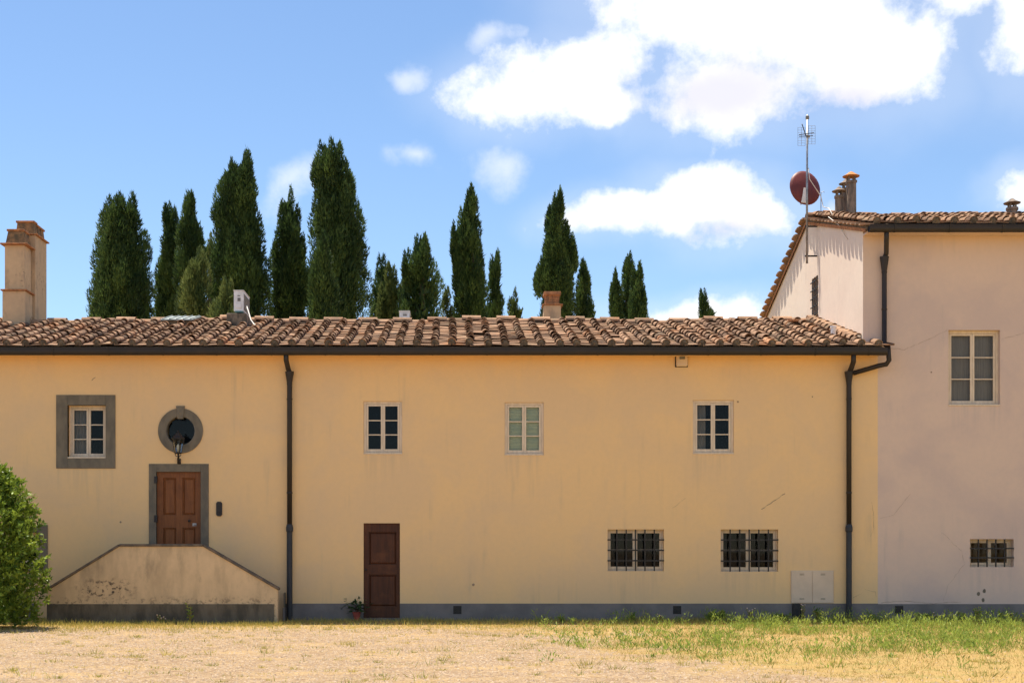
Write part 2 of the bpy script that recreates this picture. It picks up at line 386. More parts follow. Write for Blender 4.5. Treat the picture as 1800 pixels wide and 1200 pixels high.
# ------------------------------------------------------------------ houses: walls
def wall_front(mb, x0, x1, z0, z1, holes, y=0.0, depth=.34):
    xs = sorted({x0, x1, *[h[0] for h in holes], *[h[1] for h in holes]}); zs = sorted({z0, z1, *[h[2] for h in holes], *[h[3] for h in holes]})
    for a, b in zip(xs, xs[1:]):
        for c, d in zip(zs, zs[1:]):
            mx, mz = (a + b) / 2, (c + d) / 2
            if not any(h[0] < mx < h[1] and h[2] < mz < h[3] for h in holes): mb.quad((a, y, c), (b, y, c), (b, y, d), (a, y, d))
    for a, b, c, d in [h[:4] for h in holes]:
        e = y + depth
        mb.quad((a, y, c), (a, y, d), (a, e, d), (a, e, c)); mb.quad((b, y, c), (b, e, c), (b, e, d), (b, y, d))
        mb.quad((a, y, d), (b, y, d), (b, e, d), (a, e, d)); mb.quad((a, y, c), (a, e, c), (b, e, c), (b, y, c))
LX0, LX1, TX = -14.0, wx(1543), wx(1517)      # low house ends, tall house corner
LD, TD = 8.1, 9.4
low = thing('farmhouse', 'long low ochre farmhouse wing with terracotta tile roof and two wooden doors', 'house', (-2, 4, 0))
tall = thing('farmhouse', 'taller pale pink house at the right end with gable and roof flues', 'house', (14, 4.7, 0))
def H(x0, x1, y0, y1): return (wx(x0), wx(x1), wz(y1), wz(y0))
h_sq = H(119, 186, 712, 805)            # window in the stone surround
h_d1 = (wx(275), wx(353), 1.15, wz(829))
h_d2 = (wx(639), wx(703), 0.06, wz(919))
h_w = [H(639, 707, 705, 798), H(887, 956, 707, 800), H(1218, 1290, 703, 798)]
h_b = [H(1068, 1167, 930, 1003), H(1267, 1368, 930, 1004)]
h_left = H(6, 68, 936, 990)
oc = (wx(317.5), wz(757)); h_oc = (oc[0] - .335, oc[0] + .335, oc[1] - .335, oc[1] + .335)
wb = MB(); wall_front(wb, LX0, LX1, 0, 5.84, [h_sq, h_d1, h_d2, h_oc, h_left] + h_w + h_b)
wb.quad((LX0, 0, 0), (LX0, 0, 5.84), (LX0, LD, 5.84), (LX0, LD, 0)); wb.quad((LX0, LD, 0), (LX0, LD, 5.84), (TX, LD, 5.84), (TX, LD, 0))
wb.add([(LX0, 0, 5.84), (LX0, LD / 2, 7.1), (LX0, LD, 5.84)], [(0, 1, 2)])
low_wall = wb.build('wall', M['yellow'], low)
h_tw = H(1667, 1758, 580, 713); h_tb = H(1705, 1782, 947, 996)
wt = MB(); wall_front(wt, LX1, 20, 0, 5.84, [(h_tw[0], h_tw[1], h_tw[2], 5.84), h_tb]); wall_front(wt, TX, 20, 5.84, 8.62, [(h_tw[0], h_tw[1], 5.84, h_tw[3])])
# the two wall pieces meet inside the window opening: drop the reveal faces that would close it there
wt2 = MB()
for f in wt.f:
    q = [wt.v[i] for i in f]
    if all(abs(p[2] - 5.84) < 1e-6 for p in q): continue
    wt2.add(q, [(0, 1, 2, 3)])
wt = wt2
wt.quad((20, 0, 0), (20, TD, 0), (20, TD, 8.6), (20, 0, 8.6)); wt.quad((TX, TD, 0), (TX, TD, 8.3), (20, TD, 8.3), (20, TD, 0))
tall_wall = wt.build('wall', M['pink'], tall)
# gable wall facing left, with one barred opening
gw = (3.72, 4.30, wz(560, 4), wz(487, 4))
gb = MB()
ys = [0, gw[0], gw[1], TD]; zs = [0, gw[2], gw[3], 8.35]
for i in range(3):
    for j in range(3):
        if (i, j) != (1, 1): gb.quad((TX, ys[i + 1], zs[j]), (TX, ys[i], zs[j]), (TX, ys[i], zs[j + 1]), (TX, ys[i + 1], zs[j + 1]))
gb.add([(TX, 0, 8.35), (TX, 0, 8.60), (TX, 4.7, 9.88), (TX, TD - .45, 8.35)], [(0, 1, 2, 3)])
for a, b, c, d in [gw]:
    e = TX + .25
    gb.quad((TX, a, c), (TX, a, d), (e, a, d), (e, a, c)); gb.quad((TX, b, c), (e, b, c), (e, b, d), (TX, b, d))
    gb.quad((TX, a, d), (TX, b, d), (e, b, d), (e, a, d)); gb.quad((TX, a, c), (e, a, c), (e, b, c), (TX, b, c))
gable = gb.build('gable_wall', M['gable'], tall)
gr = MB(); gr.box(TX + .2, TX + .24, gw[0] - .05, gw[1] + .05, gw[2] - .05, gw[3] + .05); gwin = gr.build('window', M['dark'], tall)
for k in range(3):
    y = gw[0] + (k + .5) * (gw[1] - gw[0]) / 3; b = MB(); b.box(TX - .012, TX + .012, y - .012, y + .012, gw[2], gw[3]); b.build('iron_bar', M['iron'], gwin)
for k in range(5):
    z = gw[2] + (k + .5) * (gw[3] - gw[2]) / 5; b = MB(); b.box(TX - .03, TX - .013, gw[0] - .05, gw[1] + .05, z - .012, z + .012); b.build('iron_bar', M['iron'], gwin)

# plinth bands
def band(house, x0, x1, z1, m=M['plinth']):
    b = MB(); b.box(x0, x1, -.018, .05, 0, z1); b.build('plinth', m, house)
zp = wz(1060)
band(low, LX0, wx(66), zp); band(low, wx(502), h_d2[0], zp); band(low, h_d2[1], LX1, zp); band(tall, LX1 + .001, 20, zp - .01)
b = MB(); b.box(h_d2[0] - .0, h_d2[1] + .0, -.10, .34, 0, .06); b.build('threshold', M['stone'], low)
for px, hs in ((804, low), (1190, low), (1580, tall)):
    x = wx(px); b = MB(); b.box(x - .09, x + .09, -.0195, -.012, .145, .325); v_ = b.build('vent', M['iron'], hs)
    for k in range(5):
        q = MB(); z = .16 + k * .033; q.box(x - .088, x + .088, -.032, -.0197, z, z + .012); q.build('slat', M['iron'], v_)

# ------------------------------------------------------------------ windows
def rect_frame(mb, x0, x1, z0, z1, t, y0, y1, tb=None):
    tb = tb or t
    mb.box(x0, x0 + t, y0, y1, z0, z1); mb.box(x1 - t, x1, y0, y1, z0, z1)
    mb.box(x0 + t, x1 - t, y0, y1, z1 - t, z1); mb.box(x0 + t, x1 - t, y0, y1, z0, z0 + tb)
def window(house, h, y, rows=3, label=None, back='dark', frame_w=.055, sash_w=.045, curtain=None, sill=True, bars=None, hinge_open=0.0):
    x0, x1, z0, z1 = h
    f = MB(); rect_frame(f, x0, x1, z0, z1, frame_w, y, y + .07)
    win = f.build('window', M['frame'], house, bevel=.004)
    if label: win['label'] = label
    xm = (x0 + x1) / 2; a0, a1 = x0 + frame_w + .003, x1 - frame_w - .003; c0, c1 = z0 + frame_w + .003, z1 - frame_w - .003
    for s_, (l, r) in enumerate(((a0, xm - .002), (xm + .002, a1))):
        q = MB(); rect_frame(q, l, r, c0, c1, sash_w, y + .012, y + .058, sash_w * 1.3); q.build('sash', M['frame'], win, bevel=.004)
        gx0, gx1, gz0, gz1 = l + sash_w, r - sash_w, c0 + sash_w * 1.3, c1 - sash_w
        ph = (gz1 - gz0) / rows
        for k in range(rows):
            q = MB(); q.quad((gx0, y + .035, gz0 + k * ph + .001), (gx1, y + .035, gz0 + k * ph + .001), (gx1, y + .035, gz0 + (k + 1) * ph - .001), (gx0, y + .035, gz0 + (k + 1) * ph - .001)); q.build('pane', M['glass'], win)
            if k: q = MB(); q.box(gx0, gx1, y + .018, y + .05, gz0 + k * ph - .011, gz0 + k * ph + .011); q.build('glazing_bar', M['frame'], win)
    # what stands behind the glass: a dim room, a blind or a net curtain
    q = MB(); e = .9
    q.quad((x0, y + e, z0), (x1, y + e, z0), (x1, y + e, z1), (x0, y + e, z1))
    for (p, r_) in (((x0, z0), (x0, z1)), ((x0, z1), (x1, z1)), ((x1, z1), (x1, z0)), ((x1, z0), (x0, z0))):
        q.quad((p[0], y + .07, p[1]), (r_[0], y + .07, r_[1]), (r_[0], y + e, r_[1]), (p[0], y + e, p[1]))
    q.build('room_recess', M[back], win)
    if curtain == 'blind':
        q = MB(); n = 16
        for k in range(n):
            za = z0 + (z1 - z0) * k / n; q.box(x0 + .03, x1 - .03, y + .085 + .004 * (k % 2), y + .095 + .004 * (k % 2), za, za + (z1 - z0) / n - .002)
        q.build('blind', M['blind'], win)
    elif curtain:
        for (l, r) in curtain:
            q = MB(); n = 14; pts = []
            for k in range(n + 1):
                t = k / n; pts.append((x0 + (x1 - x0) * (l + (r - l) * t), y + .13 + .018 * math.sin(t * 22)))
            for p, r2 in zip(pts, pts[1:]): q.quad((p[0], p[1], z0 + .02), (r2[0], r2[1], z0 + .02), (r2[0], r2[1], z1 - .02), (p[0], p[1], z1 - .02))
            q.build('curtain', M['curtain'], win, smooth=True)
    if sill:
        q = MB(); q.box(x0 + .001, x1 - .001, -.018, y - .001, z0 - .0, z0 + .028); q.build('sill', M['frame'], win, bevel=.004)
    if bars:
        nv, nh = bars
        for k in range(nv):
            x = x0 + (k + 1) * (x1 - x0) / (nv + 1); q = MB(); q.box(x - .013, x + .013, .012, .038, z0 + .001, z1 - .001); q.build('iron_bar', M['iron'], win)
        for k in range(nh):
            z = z0 + (k + 1) * (z1 - z0) / (nh + 1); q = MB(); q.box(x0 - .0, x1 + .0, -.016, .0105, z - .016, z + .016); q.build('iron_bar', M['iron'], win)
    return win
window(low, h_sq, .14, 3, 'white casement set in a square grey stone surround', curtain=[(.05, .42)], frame_w=.05)
window(low, h_w[0], .035, 3, 'upper casement with dark panes above the plain brown door')
window(low, h_w[1], .035, 3, 'upper casement with pale green blind', back='room', curtain='blind')
window(low, h_w[2], .035, 3, 'upper casement with a curtain edge, nearest the right downpipe', curtain=[(.04, .34)])
window(low, h_b[0], .12, 2, 'barred ground floor window reflecting sky', bars=(5, 3), sill=False, frame_w=.028, sash_w=.05)
window(low, h_b[1], .12, 2, 'barred ground floor window with black panes near the cabinet', bars=(5, 3), sill=False, frame_w=.028, sash_w=.05)
window(low, h_left, .16, 2, 'ground floor window mostly hidden by the bush', sill=False)
window(tall, h_tw, .10, 3, 'tall casement high on the pink wall', back='room', frame_w=.06, curtain=[(.03, .97)])
window(tall, h_tb, .16, 1, 'small barred window with brown inner shutters', bars=(4, 2), sill=False, back='shutter', frame_w=.035)

def surround(house, x0, x1, z0, z1, ix0, ix1, iz0, iz1, label):
    q = MB(); y0 = -.022
    q.box(x0, ix0, y0, .10, z0, z1); q.box(ix1, x1, y0, .10, z0, z1); q.box(ix0, ix1, y0, .10, iz1, z1)
    if iz0 > z0: q.box(ix0, ix1, y0, .10, z0, iz0)
    o = q.build('stone_surround', M['stone'], house, bevel=.006); o['label'] = label
surround(low, wx(99), wx(203), wz(823), wz(694), *h_sq[:2], h_sq[2] - .0, h_sq[3], 'square grey stone window surround')
surround(low, wx(262), wx(367), 1.15, wz(815), *h_d1[:2], 1.15, h_d1[3], 'grey stone doorway surround')
surround(low, wx(-10), wx(84), wz(1003), wz(922), *h_left[:2], h_left[2], h_left[3], 'grey stone surround half hidden by the bush')
# round window
q = MB(); n = 48; ro, ri = .494, .31
vs_, fs_ = [], []
for k in range(n):
    t = 2 * math.pi * k / n; c, s_ = math.cos(t), math.sin(t)
    for r, y in ((ri, .16), (ri, -.016), (ri + .02, -.024), (ro, -.024), (ro, .05)): vs_.append((oc[0] + r * c, y, oc[1] + r * s_))
for k in range(n):
    for j in range(4): a = k * 5 + j; b2 = ((k + 1) % n) * 5 + j; fs_.append((a, b2, b2 + 1, a + 1))
q.add(vs_, fs_); rw = q.build('round_window', M['stone'], low); rw['label'] = 'round oculus window in a stone ring above the panelled door'
q = MB(); zt = oc[1]; q.prism_y([(oc[0] - .06, zt + .26), (oc[0] + .06, zt + .26), (oc[0] + .095, zt + .545), (oc[0] - .095, zt + .545)], -.045, .04); q.build('keystone', M['stone'], rw, bevel=.005)
q = MB(); q.add([(oc[0] + .33 * math.cos(2 * math.pi * k / 32), .13, oc[1] + .33 * math.sin(2 * math.pi * k / 32)) for k in range(32)], [tuple(range(32))]); q.build('pane', M['glass'], rw)
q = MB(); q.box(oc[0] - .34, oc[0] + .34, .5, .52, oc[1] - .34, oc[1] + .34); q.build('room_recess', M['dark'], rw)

# ------------------------------------------------------------------ doors
def door(house, h, y, mat, panels, label, stile=.11):
    x0, x1, z0, z1 = h
    # leaf with sunk fields: stiles and rails are one frame, each panel a piece of its own
    f = MB(); xs = sorted({x0, x1, *[p[0] for p in panels], *[p[1] for p in panels]}); zs = sorted({z0, z1, *[p[2] for p in panels], *[p[3] for p in panels]})
    for a, b_ in zip(xs, xs[1:]):
        for c, d in zip(zs, zs[1:]):
            if not any(p[0] < (a + b_) / 2 < p[1] and p[2] < (c + d) / 2 < p[3] for p in panels): f.quad((a, y, c), (b_, y, c), (b_, y, d), (a, y, d))
    for a, b_, c, d in panels:
        e = y + .05
        f.quad((a, y, c), (a, y, d), (a, e, d), (a, e, c)); f.quad((b_, y, c), (b_, e, c), (b_, e, d), (b_, y, d))
        f.quad((a, y, d), (b_, y, d), (b_, e, d), (a, e, d)); f.quad((a, y, c), (a, e, c), (b_, e, c), (b_, y, c))
    dr = f.build('door', mat, house); dr['label'] = label
    for a, b_, c, d in panels:
        q = MB(); m_ = .05
        q.box(a, b_, y + .045, y + .06, c, d)
        q.add([(a + .02, y + .045, c + .02), (b_ - .02, y + .045, c + .02), (b_ - .02, y + .045, d - .02), (a + .02, y + .045, d - .02),
               (a + m_, y + .022, c + m_), (b_ - m_, y + .022, c + m_), (b_ - m_, y + .022, d - m_), (a + m_, y + .022, d - m_)],
              [(0, 1, 5, 4), (1, 2, 6, 5), (2, 3, 7, 6), (3, 0, 4, 7), (4, 5, 6, 7)])
        q.build('panel', mat, dr)
    return dr
x0, x1, z0, z1 = h_d1; xm = (x0 + x1) / 2
d1 = door(low, h_d1, .045, M['door'], [(wx(286), wx(309), wz(905), wz(839)), (wx(320), wx(343), wz(905), wz(839)), (wx(286), wx(309), 1.30, wz(927)), (wx(320), wx(343), 1.30, wz(927))], 'warm brown four panel door at the top of the stair')
q = MB(); q.lathe((wx(333), -.02, wz(917)), [(.012, -.0), (.03, .012), (.034, .03), (.02, .05)], 10); q.build('door_knob', M['iron'], d1)
q = MB(); q.box(wx(338), wx(345), .02, .0445, wz(924), wz(919)); q.tube([(wx(341), .03, wz(922)), (wx(341), -.01, wz(922)), (wx(345), -.01, wz(922))], .008, 6); q.build('lock', M['galv'], d1)
for py in (843, 911):
    q = MB(); q.box(wx(271.5), wx(276.5), -.04, .043, wz(py + 6), wz(py - 6)); q.build('hinge', M['iron'], d1)
d2 = door(low, h_d2, .05, M['door2'], [(wx(648), wx(697), wz(992), wz(934)), (wx(648), wx(697), wz(1066), wz(1009))], 'plain dark reddish brown ground floor door')
q = MB(); q.lathe((wx(643), .03, wz(1001)), [(.01, -.02), (.022, -.01), (.022, .01), (.01, .02)], 8); q.build('door_knob', M['iron'], d2)

# ------------------------------------------------------------------ roofs
RISE_L, RISE_T, RISE_TB = .2816, .271, .355
EY, EZ_L, EZ_T = -.46, 5.93, 8.58
RY_L, RY_T = 4.05, 4.7
RZ_L, RZ_T = EZ_L + (RY_L - EY) * RISE_L, EZ_T + (RY_T - EY) * RISE_T
AL, AT = math.atan(RISE_L), math.atan(RISE_T)
th = .09
rb = MB()
rb.prism_x([(EY + .06, EZ_L - th), (0.0, EZ_L - th + .46 * RISE_L - .0), (RY_L, RZ_L - th), (LD + .4, RZ_L - th - (LD + .4 - RY_L) * RISE_L), (LD + .4, RZ_L - (LD + .4 - RY_L) * RISE_L), (RY_L, RZ_L), (EY + .06, EZ_L + .06 * RISE_L)][::-1], LX0 - .2, TX - .002)
rb.prism_x([(EY + .06, EZ_L - th), (-.004, EZ_L - th + .456 * RISE_L), (-.004, EZ_L + .456 * RISE_L), (EY + .06, EZ_L + .06 * RISE_L)][::-1], TX - .002, wx(1541))
roof_l = rb.build('roof', M['mortar'], low)
rb = MB()
rb.prism_x([(EY + .06, EZ_T - th), (RY_T, RZ_T - th), (TD + .4, RZ_T - th - (TD + .4 - RY_T) * RISE_TB), (TD + .4, RZ_T - (TD + .4 - RY_T) * RISE_TB), (RY_T, RZ_T), (EY + .06, EZ_T + .06 * RISE_T)][::-1], TX - .05, 20.2)
roof_t = rb.build('roof', M['mortar'], tall)
# soffits: plastered slopes under the eaves
q = MB(); q.box(LX0, wx(1541), -.40, -.003, 5.79, 5.835); q.build('soffit', M['yellow'], low)
q = MB(); q.box(TX + .003, 20, -.40, -.003, 8.44, 8.485); q.build('soffit', M['pink'], tall)

def set_tint(me, val):
    a = me.attributes.new('tint', 'FLOAT', 'FACE'); a.data.foreach_set('value', np.full(len(me.polygons), val, np.float32))
def cover_geo(mb, r0=.095, r1=.074, L=.46, seg=7, plug=False, jit=0.0):
    vs_, fs_ = [], []
    for (r, y) in ((r0, 0), (r1, L)):
        for rr in (r, r - .016):
            for k in range(seg + 1):
                t = math.pi * k / seg; vs_.append((rr * math.cos(t) * 1.02, y, rr * math.sin(t) * (1 + jit) + .012))
    n = seg + 1
    for k in range(seg):
        fs_.append((k, k + 1, 2 * n + k + 1, 2 * n + k)); fs_.append((n + k + 1, n + k, 3 * n + k, 3 * n + k + 1))
        fs_.append((k + 1, k, n + k, n + k + 1))
    mb.cur = 0; mb.add(vs_, fs_)
    if plug:
        mb.cur = 1; rr = r0 - .017
        pv = [(rr * math.cos(math.pi * k / seg), .015 + .012 * math.sin(k * 2.1), rr * math.sin(math.pi * k / seg) + .010) for k in range(seg + 1)]
        mb.add([(0, -.012, rr * .45)] + pv + [(-rr, .015, -.05), (rr, .015, -.05)], [(0, k + 2, k + 1) for k in range(seg)] + [(0, seg + 1, seg + 2), (0, seg + 2, seg + 3), (0, seg + 3, 1)][:3])
        mb.cur = 0
def pan_geo(mb, hw=.172, L=.44):
    mb.box(-hw, hw, 0, L, 0, .001)     # placeholder box reshaped below
    k = len(mb.v) - 8
    z = {0: .030, 1: .004}
    for i in range(8):
        x, y, zz = mb.v[k + i]; back = y > .1; top = i >= 4
        x *= (.93 if back else 1.0)
        mb.v[k + i] = (x, y, (.004 if back else .026) + (.022 if top else 0))
    for s_ in (-1, 1):                   # raised side lips
        mb.add([(s_ * hw, 0, .048), (s_ * (hw - .022), 0, .048), (s_ * hw, 0, .070), (s_ * (hw - .022), 0, .066), (s_ * hw * .93, L, .026), (s_ * (hw - .022) * .93, L, .026), (s_ * hw * .93, L, .045), (s_ * (hw - .022) * .93, L, .042)],
               [(0, 1, 3, 2), (2, 3, 7, 6), (1, 5, 7, 3), (0, 2, 6, 4)])
TV = 12
cov_m, eav_m, pan_m = [], [], []
for k in range(TV):
    b = MB(); cover_geo(b, .092 + rng.uniform(-.009, .008), .064 + rng.uniform(-.004, .004), .46, 7, False, rng.uniform(-.08, .08)); me = b.mesh('cover_tile', M['tile']); set_tint(me, (k + .5) / TV); cov_m.append((b, me))
    b = MB(); cover_geo(b, .094, .064, .46, 7, True); me = b.mesh('cover_tile', [M['tile'], M['mortar']]); set_tint(me, (k + .5) / TV); eav_m.append((b, me))
    b = MB(); pan_geo(b); me = b.mesh('pan_tile', M['tile']); set_tint(me, (k + .5) / TV * .8); pan_m.append((b, me))
def sag(x): return .022 * math.sin(.9 * x + .6) + .014 * math.sin(2.1 * x + 1.0)
def lay(roof, cols, n_course, ey, ez, ang, exposure, n_single, skip=None):
    """rows of pan and cover tiles up a slope: the nearest courses piece by piece, the far ones joined"""
    joined = {'cover_tile': [[], [], []], 'pan_tile': [[], [], []]}
    wig = {i: rng.uniform(-.02, .02) for i in range(len(cols))}
    for c in range(n_course):
        for i, x in enumerate(cols):
            for nm in ('pan_tile', 'cover_tile'):
                xx = x + (0 if nm == 'cover_tile' else (cols[1] - cols[0]) / 2)
                s_ = c * exposure + rng.uniform(-.012, .012)
                if skip and skip(xx, s_): continue
                nz_ = (.078 if nm == 'cover_tile' else .012) + rng.uniform(-.006, .006)
                xx += rng.uniform(-.014, .014) + wig[i] * math.sin(c * .7 + i)
                nz_ += sag(xx) * min(1, s_ / 2.5) + (rng.uniform(.01, .03) if rng.random() < .05 else 0)
                if rng.random() < .03: s_ -= rng.uniform(.03, .10)
                loc = Vector((xx, ey + s_ * math.cos(ang) - nz_ * math.sin(ang), ez + s_ * math.sin(ang) + nz_ * math.cos(ang)))
                rot = Euler((ang + rng.uniform(-.035, .015) - (.045 if nm == 'cover_tile' else 0), rng.uniform(-.06, .06), rng.uniform(-.05, .05)))
                k = min(TV - 1, max(0, int(rng.betavariate(1.6, 1.6) * TV)))
                src = pan_m if nm == 'pan_tile' else (eav_m if c == 0 else cov_m)
                if c < n_single:
                    o = link(nm, src[k][1], roof); o.location = loc; o.rotation_euler = rot
                else:
                    mtx = Matrix.Translation(loc) @ rot.to_matrix().to_4x4(); J = joined[nm]; off = len(J[0])
                    J[0].extend([tuple(mtx @ Vector(v)) for v in src[k][0].v]); J[1].extend([tuple(a + off for a in f) for f in src[k][0].f]); J[2].extend([(k + .5) / TV] * len(src[k][0].f))
    for nm, (v, f, t) in joined.items():
        if not v: continue
        me = bpy.data.meshes.new(nm); me.from_pydata(v, [], f); me.materials.append(M['tile'])
        a = me.attributes.new('tint', 'FLOAT', 'FACE'); a.data.foreach_set('value', np.asarray(t, np.float32))
        kind(link(nm, me, roof), 'stuff')
colsL = [TX - .17 - k * .385 for k in range(60)][::-1]
chim_zone = [(-11.15, -10.3, 3.3), (wx(398, 3) - .02, wx(441, 3) + .02, 2.9)]
lay(roof_l, colsL, 13, EY, EZ_L, AL, .352, 5, lambda x, s: any(a < x < b and s * math.cos(AL) + EY > y - .3 for a, b, y in chim_zone))
# the short eave strip in front of the tall wall
for k, nm, x in ((7, 'cover_tile', TX + .20), (9, 'pan_tile', TX + .03), (4, 'pan_tile', TX + .37)):
    o = link(nm, (eav_m if nm == 'cover_tile' else pan_m)[k][1], roof_l); o.location = (x, EY, EZ_L + (.062 if nm == 'cover_tile' else .012)); o.rotation_euler = (AL, 0, 0)
colsT = [TX + .16 + k * .42 for k in range(17)]
lay(roof_t, colsT, 15, EY, EZ_T, AT, .352, 15)
# tiles turned up against the gable wall
for k in range(12):
    y = .12 + k * .32; q = link('flashing_tile', cov_m[rng.randrange(5, TV)][1], roof_l)
    q.location = (TX - .055, y, EZ_L + (y - EY) * RISE_L + .13); q.rotation_euler = (AL + .05, R(-38), R(rng.uniform(-4, 4)))
# ridges
def ridge_tiles(roof, x0, x1, y, z, L=.43, mb_z=.13):
    q = MB(); q.prism_x([(y - .17, z - .10), (y + .17, z - .10), (y + .10, z + mb_z - .03), (y - .10, z + mb_z - .03)][::-1], x0, x1); q.build('ridge_mortar', M['mortar'], roof)
    x = x0; k = 0
    while x < x1:
        b = MB(); r = .135; seg = 8; up = .055 if k % 2 else 0; vs_, fs_ = [], []
        for xx in (x - .02, x + L + .02):
            for rr in (1, .86):
                for j in range(seg + 1): t = math.pi * j / seg; vs_.append((xx, y + r * rr * math.cos(t), z + mb_z - .06 + up + r * .85 * rr * math.sin(t)))
        n = seg + 1
        for j in range(seg): fs_ += [(j + 1, j, 2 * n + j, 2 * n + j + 1), (n + j, n + j + 1, 3 * n + j + 1, 3 * n + j), (j, j + 1, n + j + 1, n + j), (2 * n + j + 1, 2 * n + j, 3 * n + j, 3 * n + j + 1)]
        b.add(vs_, fs_); me = b.mesh('ridge_tile', M['tile']); set_tint(me, rng.uniform(.45, 1.0)); o = link('ridge_tile', me, roof)
        c = Vector((x + L / 2, y, z)); o.matrix_basis = Matrix.Translation(c + Vector((0, 0, sag(x) + rng.uniform(-.008, .008)))) @ Euler((rng.uniform(-.05, .05), rng.uniform(-.012, .012) + (.012 if k % 2 else -.004), rng.uniform(-.02, .02))).to_matrix().to_4x4() @ Matrix.Translation(-c)
        x += L; k += 1
ridge_tiles(roof_l, LX0, TX - .05, RY_L, RZ_L, mb_z=.06)
ridge_tiles(roof_t, TX - .02, 17.5, RY_T, RZ_T, mb_z=.06)
# verge of the gable: overlapping tiles stepping up both rakes, each throwing its own tooth of shadow
def verge(y0, y1, za, rise, n, base):
    for k in range(n):
        ya = y0 + (y1 - y0) * k / n; yb = y0 + (y1 - y0) * (k + 1) / n
        b = MB(); o_ = rng.uniform(-.018, .018); L = abs(yb - ya)
        zc = lambda y: za + (y - y0) * rise
        lo_, hi_ = (ya, yb) if zc(ya) < zc(yb) else (yb, ya)
        zl, zh = zc(lo_) + .055, zc(hi_) + .02
        xo, xi = TX - .19 + o_, TX + .10
        mid = lo_ + (hi_ - lo_) * .5
        # tile with a rounded lower corner
        pl = [(xo + .10, lo_), (xo, lo_ + (hi_ - lo_) * .3), (xo + .012, lo_ + (hi_ - lo_) * .8), (xo + .05, hi_), (xi, hi_), (xi, lo_)]
        zf = lambda y: zl + (zh - zl) * (y - lo_) / (hi_ - lo_)
        vs_ = [(x, y, zf(y)) for x, y in pl] + [(x, y, zf(y) - .035) for x, y in pl]
        nn = len(pl); fs_ = [tuple(range(nn)), tuple(range(2 * nn - 1, nn - 1, -1))] + [(i, i + nn, (i + 1) % nn + nn, (i + 1) % nn) for i in range(nn)]
        b.add(vs_, fs_); me = b.mesh('verge_tile', M['tile']); set_tint(me, rng.uniform(.45, 1)); link('verge_tile', me, roof_t)
verge(EY, RY_T, EZ_T - .02, RISE_T, 17, 0)
verge(RY_T, TD + .4, RZ_T - .02, -RISE_TB, 15, 0)
q = MB(); q.prism_x([(EY + .1, EZ_T - .135), (RY_T, RZ_T - .16), (TD + .3, RZ_T - .16 - (TD + .3 - RY_T) * RISE_TB), (TD + .3, RZ_T - .085 - (TD + .3 - RY_T) * RISE_TB), (RY_T, RZ_T - .085), (EY + .1, EZ_T - .06)][::-1], TX - .06, TX - .0505); q.build('verge_brick', M['brick'], roof_t)

# gutters and downpipes
def gutter(house, x0, x1, zt, h=.155):
    b = MB(); yc = EY - .03; r = .085
    prof = [(yc + r * math.cos(t), zt - .07 + (h - .07) * -math.sin(t)) for t in [math.pi * k / 8 for k in range(9)]]
    outer = [(yc + r, zt)] + prof + [(yc - r, zt), (yc - r - .012, zt), (yc - r - .012, zt - .016)]
    # a closed skin: outside down and round, inside 6 mm in
    inner = [(yc + (p[0] - yc) * .9, p[1] + .008) for p in prof]
    poly = [(yc + r, zt)] + prof + [(yc - r, zt - .02), (yc - r - .014, zt - .02), (yc - r - .014, zt + .002), (yc - r + .008, zt + .002)] + inner[::-1] + [(yc + r - .008, zt)]
    b.prism_x(poly, x0, x1); gt = b.build('gutter', M['metal'], house)
    x = x0 + .55
    while x < x1:
        q = MB(); q.prism_x([(p[0] + (p[0] - yc) * .10, p[1] - .006) for p in prof] + [(yc - r - .022, zt + .006), (yc - r + .004, zt + .006)] , x - .014, x + .014); q.build('bracket', M['metal'], gt); x += 1.17 + rng.uniform(-.05, .05)
    return gt
gutter(low, LX0, wx(1559, -.5), 5.905)
gutter(tall, TX - .02, 20, 8.56)
def pipe(house, pts, r=.052, m='metal', bands=(), name='downpipe'):
    b = MB(); b.tube(pts, r, 12); p = b.build(name, M[m], house, smooth=True)
    for (x, y, z, rr) in bands:
        q = MB(); q.lathe((x, y, z), [(rr, -.02), (rr + .006, -.012), (rr + .006, .012), (rr, .02)], 12); q.build('pipe_clip', M[m], p)
    return p
def funnel(p, x, y, z0, z1, r0, r1):
    q = MB(); q.lathe((x, y, 0), [(r1, z0 - .05), (r1, z0), (r0, z1), (r0, z1 + .012), (r0 - .012, z1 + .012)], 12); q.build('hopper', M['metal'], p)
def post(house, px, label, top):
    x = wx(px); y = -.10
    p = pipe(house, top + [(x, y, wz(672)), (x, y, wz(924))], .056, 'metal', [(x, y, wz(q_), .058) for q_ in (702, 866)]); p['label'] = label
    lo_ = MB(); lo_.lathe((x, y, 0), [(.062, .0), (.062, wz(935)), (.078, wz(933)), (.080, wz(927)), (.066, wz(922)), (.058, wz(921))], 14); lo_.build('cast_iron_foot', M['castiron'], p, smooth=False)
    funnel(p, x, y, wz(673), wz(655), .098, .060)
    return p
xg = wx(503, -.45)
post(low, 510, 'downpipe between the stair and the plain brown door', [(xg, -.46, 5.80), (xg, -.46, 5.66), (wx(510) - .03, -.16, wz(648)), (wx(510), -.10, wz(656))])
xg = wx(1500, -.45)
post(low, 1490, 'downpipe at the junction of the two houses', [(xg, -.46, 5.80), (xg, -.46, 5.62), (wx(1493), -.16, wz(648)), (wx(1490), -.10, wz(657))])
xa = wx(1558, -.45); xb = wx(1552)
